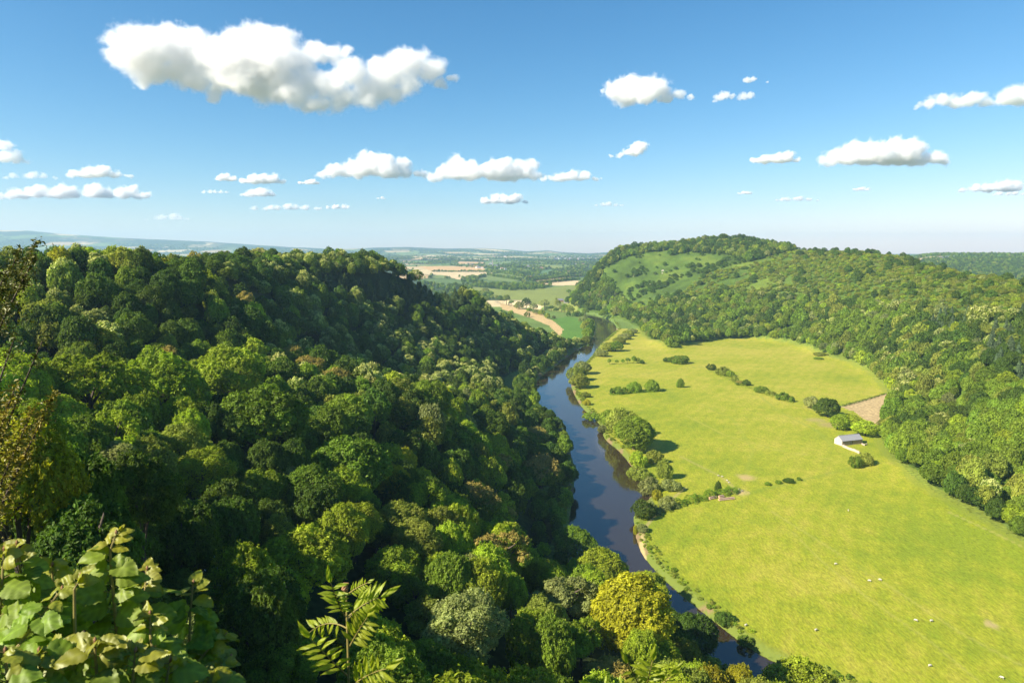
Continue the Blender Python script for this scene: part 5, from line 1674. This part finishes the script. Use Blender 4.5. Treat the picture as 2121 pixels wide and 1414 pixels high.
def ash(name, label, stem_px, Y, fronds, top=True):
    pts = curve_pts(stem_px, Y, Y*1.03)
    base = Vector((pts[0].x, Y, h1(pts[0].x, Y)))
    root = empty(name, base); tag(root, label, 'sapling')
    r = random.Random(len(fronds))
    allp = [base] + pts
    MB().tube([p-base for p in allp], [.007] + [.0045 - .0022*i/len(pts) for i in range(len(pts))], 8).build('stem', STEM, root)
    for (bpx, tpx, bulge, npair, lpx, Yt) in fronds:
        b = Vector(at(*bpx, Y*1.02)); t = Vector(at(*tpx, Yt))
        mid = b.lerp(t, .5) + Vector((0, 0, bulge*Y/FPX))
        P = lambda s: b*(1-s)**2 + mid*2*s*(1-s) + t*s*s
        fr = MB().tube([P(k/8)-base for k in range(9)], [.0026*(1-.6*k/8) for k in range(9)], 6).build('frond', STEM, root)
        lv = Leaves()
        ax = (t-b).normalized()
        view = Vector((0, -1, .35))
        sd = ax.cross(view).normalized()
        for k in range(npair):
            s = .22 + .72*k/npair
            for sg in (-1, 1):
                Lm = .84*lpx*Y/FPX*(1-.25*abs(k/npair-.4))*r.uniform(.85, 1.15)
                d = ax*.75 + sd*sg*.85 + Vector((0, 0, -.22)) + Vector((r.uniform(-.15, .15), r.uniform(-.25, .25), r.uniform(-.1, .1)))
                nrm = view + Vector((-.35, 0, .6)) + Vector((r.uniform(-.5, .5), r.uniform(-.3, .3), r.uniform(-.4, .4)))
                lv.put(tuple(P(s)-base), d, nrm, Lm, Lm*.25, r, 'ash')
        lv.put(tuple(P(.98)-base), ax, view, lpx*Y/FPX*.95, lpx*Y/FPX*.26, r, 'ash')
        lv.build('leaflets', [ASHL], fr)
    if top:
        t_ = pts[-1]-base
        MB().tube([t_, t_+Vector((-.004, 0, .012)), t_+Vector((-.002, 0, .026)), t_+Vector((.01, 0, .03))], [.006, .012, .010, .002], 8).build('bud', BUD, root)
ash('ash_sapling', 'ash sapling with feathered yellow green leaves at lower centre', [(722,1440),(722,1390),(720,1330),(718,1270),(717,1225)], 2.1, [
    ((714,1275),(684,1204),-8,7,44,2.0), ((719,1278),(790,1236),14,7,52,2.15), ((722,1342),(762,1276),6,6,48,2.0), ((722,1400),(640,1318),-6,6,54,2.0),
    ((724,1424),(802,1384),16,5,56,1.95), ((718,1232),(762,1206),6,7,22,2.1), ((718,1300),(640,1310),34,6,42,2.2), ((718,1285),(788,1248),30,6,46,2.3)])
ash('ash_sapling', 'tips of a second ash sprig rising at the lower edge right of centre', [(1336,1470),(1338,1440),(1340,1415)], 1.7, [
    ((1338,1440),(1300,1372),-6,4,42,1.7), ((1340,1420),(1352,1366),4,4,50,1.68), ((1338,1450),(1390,1400),8,4,46,1.7), ((1330,1460),(1225,1420),10,3,44,1.65)], False)

YEWD = leaf_mat('yew_needles', (.110, .120, .014), hue=.02, val=.15, transl=.2, gloss=.05)
YEW_LIT = leaf_mat('yew_needles_lit_gold', (.22, .19, .015), hue=.02, val=.15, transl=.3, gloss=.05)  # golden copy of the needles, sunlight put into the colour
def yew():
    Y = 7.5; bx = -7.6
    base = Vector((bx, Y, h1(bx, Y)))
    root = empty('yew_tree', base); tag(root, 'dark yew reaching drooping sprays in from the left edge', 'tree')
    r = np.random.default_rng(9)
    MB().tube([(0, 0, -.3), (.05, 0, 1.2), (-.05, .1, 3.), (0, 0, 5.4), (.1, 0, 7.2)], [.28, .22, .17, .1, .03], 9).build('trunk', BARK, root)
    def branch(hz, tips, mat, part, n, ls, label=None):
        start = Vector((0, 0, hz))
        wood = MB(); P = []; D = []
        for (tx, ty, Yt, spread) in tips:
            t = Vector(at(tx, ty, Yt))-base
            mid = start.lerp(t, .6)+Vector((0, 0, .22))
            Q = lambda s: start*(1-s)**2 + mid*2*s*(1-s) + t*s*s
            wood.tube([Q(k/6) for k in range(7)], [.035*(1-.85*k/6) for k in range(7)], 6)
            for k in range(n):
                s = .35+.66*r.random()**.8
                c = np.array(Q(s)); h = r.normal(size=3)*np.array([.5, .5, .32])*spread*(1.25-s)
                h[2] -= abs(h[0]+h[1])*.18
                m = 5
                for q in range(m):
                    P.append(c + h*(q+1)/m + r.normal(size=3)*.018); D.append(h/ (np.linalg.norm(h)+1e-6))
        w = wood.build(part, BARK, root)
        if label: w['label'] = label
        P = np.array(P); D = np.array(D)
        Nn = unit(np.array([0, -.1, .8]) + .7*r.normal(size=P.shape))
        v, f = leaf_quads(P, Nn, np.full(len(P), ls), r, .5)
        obj('needles', mesh_np('needles', v, f, [mat], attrs={'tint': ('FLOAT', np.repeat(r.random(len(P)), 4))}), w)
    branch(6.2, [(74,503,7.2,.42),(40,520,6.8,.5),(70,535,7.0,.35),(14,560,6.6,.45)], YEWD, 'branch', 230, .045)
    branch(4.6, [(88,705,7.0,.35),(30,700,6.6,.4)], YEWD, 'branch', 120, .045)
    branch(4.3, [(112,815,7.2,.36),(70,845,6.8,.40),(30,805,6.6,.40),(10,860,6.6,.36),(90,862,7.1,.3)], YEW_LIT, 'branch', 190, .045, 'yew branch with golden sunlight painted into its needles')
yew()

# ------------------------------------------------------------------ clouds
def cloud_mat(name, dens, cen, rad, Rm, zb, zspan, rag, flat):
    """vapour: a smooth union of round cells, torn by noise, thinning to nothing at its edge"""
    m, nt, out = new_mat(name)
    L = nt.links.new
    v = N(nt, 'ShaderNodeVolumeScatter'); v.inputs['Color'].default_value = (.976, .979, .984, 1)
    v.inputs['Anisotropy'].default_value = .1
    tc = N(nt, 'ShaderNodeTexCoord'); P = tc.outputs['Object']
    wz = N(nt, 'ShaderNodeTexNoise'); wz.inputs['Scale'].default_value = .8/Rm; wz.inputs['Detail'].default_value = 3
    L(P, wz.inputs['Vector'])
    sb = N(nt, 'ShaderNodeVectorMath', operation='MULTIPLY_ADD'); sb.inputs[1].default_value = (1.5*Rm,)*3; sb.inputs[2].default_value = (-.75*Rm,)*3
    L(wz.outputs['Color'], sb.inputs[0])
    ad = N(nt, 'ShaderNodeVectorMath', operation='ADD'); L(P, ad.inputs[0]); L(sb.outputs[0], ad.inputs[1])
    sq = N(nt, 'ShaderNodeVectorMath', operation='MULTIPLY'); sq.inputs[1].default_value = (.78, .9, 1.12); L(ad.outputs[0], sq.inputs[0]); Q = sq.outputs[0]
    acc = None
    for c, r in zip(cen, rad):
        d = N(nt, 'ShaderNodeVectorMath', operation='DISTANCE'); d.inputs[1].default_value = (c[0]*.78, c[1]*.9, c[2]*1.12); L(Q, d.inputs[0])
        f = N(nt, 'ShaderNodeMath', operation='MULTIPLY_ADD'); f.inputs[1].default_value = -1/r; f.inputs[2].default_value = 1.0; L(d.outputs['Value'], f.inputs[0])
        if acc is None: acc = f.outputs[0]
        else:
            x = N(nt, 'ShaderNodeMath', operation='SMOOTH_MAX'); x.inputs[2].default_value = .25; L(acc, x.inputs[0]); L(f.outputs[0], x.inputs[1]); acc = x.outputs[0]
    nz = N(nt, 'ShaderNodeTexNoise'); nz.inputs['Scale'].default_value = 1.5/Rm; nz.inputs['Detail'].default_value = 8; nz.inputs['Roughness'].default_value = .66
    L(P, nz.inputs['Vector'])
    s1 = N(nt, 'ShaderNodeMath', operation='MULTIPLY_ADD'); s1.inputs[1].default_value = rag; L(nz.outputs['Fac'], s1.inputs[0]); L(acc, s1.inputs[2])
    # flat, evaporating underside
    sp = N(nt, 'ShaderNodeSeparateXYZ'); L(P, sp.inputs[0])
    zr = N(nt, 'ShaderNodeMapRange'); zr.inputs['From Min'].default_value = zb; zr.inputs['From Max'].default_value = zb+.30*zspan; zr.inputs['To Min'].default_value = -.75; zr.inputs['To Max'].default_value = 0
    L(sp.outputs['Z'], zr.inputs['Value'])
    s2 = N(nt, 'ShaderNodeMath', operation='ADD'); L(s1.outputs[0], s2.inputs[0])
    if flat: L(zr.outputs[0], s2.inputs[1])
    else: s2.inputs[1].default_value = 0
    mr = N(nt, 'ShaderNodeMapRange', interpolation_type='SMOOTHSTEP'); t0 = rag*.5
    mr.inputs['From Min'].default_value = t0+.0; mr.inputs['From Max'].default_value = t0+.62
    mr.inputs['To Min'].default_value = 0; mr.inputs['To Max'].default_value = dens
    L(s2.outputs[0], mr.inputs['Value']); L(mr.outputs[0], v.inputs['Density'])
    L(v.outputs[0], out.inputs['Volume'])
    m.cycles.volume_step_rate = CLOUD_STEP
    return m
CLOUD_STEP = .26
def cloud(label, puffs, base_alt, tau=22., seed=0, res=70, Yd=None, rag=1.7, flat=True):
    """puffs: (px, py, r px) seen from the rock; the base of the cloud hangs at base_alt"""
    r = random.Random(seed)
    pymax = max(p[1]+p[2]*.6 for p in puffs); pxm = sum(p[0] for p in puffs)/len(puffs)
    b = slope(pxm, pymax)[1]
    Y = Yd or min((base_alt-EYE)/b, 20000)
    mpp = Y/FPX                                   # metres per photo pixel
    bm = bmesh.new(); c0 = Vector(at(pxm, pymax, Y))
    cen, rad = [], []
    for px, py, rp in puffs:
        R = rp*mpp*1.12; p = Vector(at(px, py, Y)); p.y += r.uniform(-.6, .6)*R
        cen.append(tuple(p-c0)); rad.append(R)
        bmesh.ops.create_icosphere(bm, subdivisions=2, radius=R*1.42, matrix=Matrix.Translation(p-c0) @ Matrix.Diagonal((1.2, 1.05, .95, 1)))
    me = bpy.data.meshes.new('cloud'); bm.to_mesh(me); bm.free()
    tmp = bpy.data.objects.new('cloud_tmp', me); COL.objects.link(tmp)
    w_ = max(p[0] for p in puffs)-min(p[0] for p in puffs)+2*max(p[2] for p in puffs)
    md = tmp.modifiers.new('r', 'REMESH'); md.mode = 'VOXEL'; md.voxel_size = w_*mpp/res
    dg = bpy.context.evaluated_depsgraph_get()
    me2 = bpy.data.meshes.new_from_object(tmp.evaluated_get(dg))
    bpy.data.objects.remove(tmp)
    Rm = float(np.median(rad)); zlo = min(c[2]-q*.75 for c, q in zip(cen, rad)); zhi = max(c[2]+q for c, q in zip(cen, rad))
    me2.materials.clear(); me2.materials.append(cloud_mat('cloud_vapour', tau/(zhi-zlo), cen, rad, Rm, zlo, zhi-zlo, rag, flat))
    me2.name = 'cloud'
    o = obj('cloud', me2, None, c0); tag(o, label, 'cloud', 'fair weather clouds')
    return o
def auto(px, py, w_, h_, seed, n=None):
    w_ *= 1.12; h_ *= 1.12; py += h_*.05
    # puffs of a small cumulus whose base line is at py
    r = random.Random(seed); n = n or max(4, int(w_/h_*4.0)); out = []
    for i in range(n):
        t = (i+.5)/n*2-1 + r.uniform(-.12, .12)
        e = max(0, 1-abs(t)**1.8)*r.uniform(.55, 1.0)
        rp = h_*(.20+.30*e)
        out.append((px+t*(w_*.5-rp*.5), py-rp*.55-h_*.22*e*r.uniform(0, 1.3), rp))
    return out
BIG = [(300,250,140),(480,215,135),(205,262,85),(120,250,52),(400,180,90),(610,250,95),(850,220,140),(960,190,115),(780,290,120),(1000,300,120),(1200,235,62),(1310,240,52),(1130,285,70),(1390,230,32),
       (690,390,85),(500,330,95),(560,395,60),(400,350,60),(900,425,80),(1100,465,85),(1250,520,62),(1370,490,70),(1500,425,85),(1600,350,90),(1715,300,90),(1840,330,70),(1400,350,75),(1540,310,50),(1890,415,36),(1970,385,26),(1720,420,60),(1040,400,80),(1300,420,80),(1010,480,60),(1450,340,60),(820,400,90),(930,360,90),(1180,400,90),(1150,520,60),(1330,545,45),(1600,440,60),(640,440,50),(1480,500,50),(300,360,70)]
cloud('huge white cumulus with three domes in the upper left sky', [(200+a*.3772, 20+b*.3772, c*.3772) for a, b, c in BIG], 1150, 16, 1, 110, 4600, 1.5, False)
CL = [
    ('round topped cloud with ragged left side right of centre', [(1290,185,26),(1320,180,30),(1350,188,26),(1335,205,26),(1300,210,22),(1275,190,12),(1385,205,14),(1405,195,12),(1260,180,7),(1250,188,5)], 1150, 16, 2),
    ('small ragged wisp pair trailing right of the round topped cloud', [(1490,203,10),(1503,198,9),(1515,200,6),(1540,200,9),(1553,198,8),(1480,212,5),(1430,203,7)], 1150, 6, 3),
    ('tiny high wisp above the ragged wisp pair', [(1548,168,8),(1558,165,6),(1590,172,4)], 1200, 5, 4),
    ('long pale cloud bank cut by the upper right edge', [(1900,222,11),(1930,215,16),(1960,212,17),(1990,210,18),(2020,206,20),(2050,213,14),(2080,208,22),(2110,200,24),(2140,196,26),(2170,200,24)], 1150, 12, 5),
    ('large flat based cloud in the right sky', auto(1833,345,250,62,6,12)+[(1790,305,20),(1850,300,18),(1770,320,24),(1830,325,26),(1880,320,22)], 1150, 22, 6),
    ('small cloud left of the large flat based one', auto(1607,338,92,30,7,7), 1150, 14, 7),
    ('leaning small cloud in the middle right sky', [(1268,326,6),(1285,322,8),(1303,317,11),(1320,308,14),(1326,302,11),(1315,320,10)], 1150, 16, 8),
    ('low rounded cloud cut by the right edge', auto(2070,398,160,30,9,9), 1150, 16, 9),
    ('lower scrap of cloud under the right edge cloud', auto(2095,406,80,14,10,6), 1150, 8, 10),
    ('left half of the long central cloud bank', auto(770,370,215,50,11,10)+[(800,335,16),(835,340,15)], 1150, 18, 11),
    ('right half of the long central cloud bank', auto(1010,375,230,54,12,11)+[(950,338,17),(1040,342,15),(1105,340,14)], 1150, 18, 12),
    ('low tail of the central cloud bank on its right', auto(1180,376,110,28,13,8), 1150, 10, 13),
    ('small white puff under the left end of the central bank', auto(641,382,40,15,14,4), 1150, 14, 14),
    ('bright isolated cloud beneath the central bank', auto(1042,423,98,26,15,7), 1150, 20, 15),
    ('small double cloud in the left middle sky', auto(545,380,80,30,16,6), 1150, 16, 16),
    ('little cloud at the left of the double one', auto(470,375,44,20,17,4), 1150, 14, 17),
    ('soft cloud just under the double one', auto(538,408,62,26,18,5), 1150, 10, 18),
    ('faint scrap left under the double cloud', auto(447,401,62,12,19,5), 1150, 4, 19),
    ('domed cloud in the far left sky', auto(200,370,130,30,20,7)+[(210,352,12)], 1150, 14, 20),
    ('puffy cloud cut by the left edge', auto(5,340,100,40,21,7)+[(10,300,14),(30,325,14)], 1150, 10, 21),
    ('long low cumulus bank across the left sky', auto(150,412,330,34,22,15)+[(270,392,12),(60,395,10)], 1150, 14, 22),
    ('thin pale cloud streak left of centre above the hills', auto(590,436,150,18,23,10), 1150, 7, 23),
    ('short pale cloud right of the thin streak', auto(700,433,52,13,24,5), 1150, 9, 24),
    ('little flat cloud over the middle of the right hill', auto(1650,417,84,12,25,7), 1150, 8, 25),
    ('small lens of cloud left of the little flat one', auto(1543,403,30,11,26,4), 1150, 9, 26),
    ('small lens of cloud right of the little flat one', auto(1785,396,36,12,27,4), 1150, 8, 27),
    ('pale low puffs above the left hills', auto(350,458,90,18,32,6), 1150, 3.5, 32),
    ('faint veil of cloud low at the far left', auto(60,372,110,20,33,6), 1150, 3, 33),
    ('small far cloud right of the isolated bright one', auto(1260,428,60,12,35,5), 1150, 5, 35),
    ('tiny scrap right of the double cloud', auto(790,413,20,7,36,3), 1150, 6, 36),
]
for lb, pf, alt, tau, sd in CL: cloud(lb, pf, alt, tau*.62, sd, 60)

# ------------------------------------------------------------------ haze
HZT = float(V[:, 2].max()) + 40
hz, nt_, out_ = new_mat('valley_haze')
pv = N(nt_, 'ShaderNodeVolumePrincipled'); pv.inputs['Color'].default_value = (.48, .75, 1, 1); pv.inputs['Density'].default_value = HAZE_D if 'HAZE_D' in globals() else 7e-5
pv.inputs['Anisotropy'].default_value = .1
nt_.links.new(pv.outputs[0], out_.inputs['Volume'])
hb = MB().box((0, 0, (HZT-8)/2), (29000, 29000, HZT+8)).build('haze', hz); tag(hb, 'pale blue summer haze filling the valley air', kind='stuff')

# ------------------------------------------------------------------ labels that tell the many trees apart
ORD = ['nearest', 'second', 'third', 'fourth', 'fifth', 'sixth', 'seventh', 'eighth', 'ninth', 'tenth', 'eleventh', 'twelfth', 'thirteenth', 'fourteenth', 'fifteenth']
LM = [(540,868,'the big round hollow tree'),(1120,975,'the bronze riverside tree'),(622,1165,'the large sunlit tree'),(1308,1268,'the glowing yellow tree'),(433,1173,'the cottage chimneys'),
      (690,780,'the rust coloured pair'),(330,800,'the bright row'),(985,1038,'the golden brown tree'),(830,1085,'the pale domed olive tree'),(962,1300,'the silvery tree'),(720,965,'the broad tree under the crease'),
      (885,825,'the round tree above the corner'),(95,650,'the olive shoulder tree'),(535,535,'the cream skyline dome'),(1010,880,'the dark round slope tree'),(60,960,'the yellow edge tree'),(1190,1110,'the pool tree'),(1645,1398,'the bright lower edge tree'),(720,1300,'the ash sapling')]
def label_set(items, marks, noun):
    groups = {}
    for t, x, y, z, R_, H_, tn in items:
        if t.get('label'): continue
        px, py = proj(x, y, z+H_*.6)
        k = min(range(len(marks)), key=lambda i: math.hypot(px-marks[i][0], py-marks[i][1]))
        dx, dy = px-marks[k][0], py-marks[k][1]
        rel = ('right of' if dx > 0 else 'left of') if abs(dx) > abs(dy) else ('in front of' if dy > 0 else 'behind')
        groups.setdefault((k, rel, tn), []).append((math.hypot(dx, dy), t))
    for (k, rel, tn), lst in groups.items():
        lst.sort(key=lambda q: q[0])
        for i, (d, t) in enumerate(lst):
            cn = 'dark' if tn == 'conifer' else 'blue green' if tn == 'bluecon' else TONES[tn][1]
            t['label'] = f"{(ORD[min(i, 14)]+' ') if len(lst) > 1 else ''}{cn} {noun} {rel} {marks[k][2]}"
label_set(wood_things, LM, 'tree')
label_set(hill_things, [(1373,561,'the highest boulder'),(1480,495,'the summit wood'),(1315,569,'the pale crag boulder'),(1347,588,'the open bracken boulder'),(1270,602,'the left foot boulder')], 'hill tree')
for t, *_ in con_things: t['label'] = 'slim dark conifer standing in the dense plantation on the far left ridge'
for t, x, y, z, R_, H_, tn in rcon_things:
    px, py = proj(x, y, z)
    t['label'] = 'blue green conifer in the stand at the right edge of the hill' if px > 2015 else 'blue green conifer in the small group left of the cream flowered crowns'
# ------------------------------------------------------------------ light, sky, camera
w = bpy.data.worlds.new("World"); SC.world = w; w.use_nodes = True
nt = w.node_tree; nt.nodes.clear()
sky = nt.nodes.new('ShaderNodeTexSky'); sky.sky_type = 'NISHITA'; sky.sun_disc = False
sky.sun_elevation = SUN_EL
sky.sun_rotation = math.atan2(SUNV.x, SUNV.y)
sky.altitude = 100; sky.air_density = 1.0; sky.dust_density = .3; sky.ozone_density = 6
bg = nt.nodes.new('ShaderNodeBackground'); bg.inputs['Strength'].default_value = .092
wo = nt.nodes.new('ShaderNodeOutputWorld')
sp_ = nt.nodes.new('ShaderNodeSeparateColor'); cb_ = nt.nodes.new('ShaderNodeCombineColor'); nt.links.new(sky.outputs[0], sp_.inputs[0])
for c_, (a_, g_) in enumerate(((.322, 1.7), (.572, 1.16), (.70, 1.0))):      # clear polarised air: deeper blue overhead
    pw = nt.nodes.new('ShaderNodeMath'); pw.operation = 'POWER'; pw.inputs[1].default_value = g_
    ml = nt.nodes.new('ShaderNodeMath'); ml.operation = 'MULTIPLY'; ml.inputs[1].default_value = a_
    nt.links.new(sp_.outputs[c_], pw.inputs[0]); nt.links.new(pw.outputs[0], ml.inputs[0]); nt.links.new(ml.outputs[0], cb_.inputs[c_])
nt.links.new(cb_.outputs[0], bg.inputs['Color']); nt.links.new(bg.outputs[0], wo.inputs['Surface'])

sl = bpy.data.lights.new('sun', 'SUN'); sl.energy = 4.6; sl.angle = math.radians(.53); sl.color = (1.0, .90, .74)
so = bpy.data.objects.new('sun', sl); COL.objects.link(so)
so.rotation_euler = SUNV.to_track_quat('Z', 'Y').to_euler(); so.location = SUNV*300

cam = bpy.data.cameras.new('camera'); cam.lens = 24; cam.sensor_width = 36; cam.clip_start = .05; cam.clip_end = 60000
co = bpy.data.objects.new('camera', cam); COL.objects.link(co)
co.location = (0, 0, EYE); co.rotation_euler = (math.radians(90)-PITCH, 0, 0)
cam.dof.use_dof = True; cam.dof.focus_distance = 300; cam.dof.aperture_fstop = 10
SC.camera = co
SC.view_settings.view_transform = 'Standard'; SC.view_settings.look = 'None'
SC.view_settings.exposure = 1.28; SC.view_settings.gamma = 1
SC.view_settings.use_curve_mapping = False
cy = SC.cycles
cy.max_bounces = 14; cy.diffuse_bounces = 3; cy.glossy_bounces = 3; cy.transmission_bounces = 4; cy.volume_bounces = 10; cy.transparent_max_bounces = 8
cy.sample_clamp_indirect = 6; cy.caustics_reflective = False; cy.caustics_refractive = False
cy.use_denoising = True
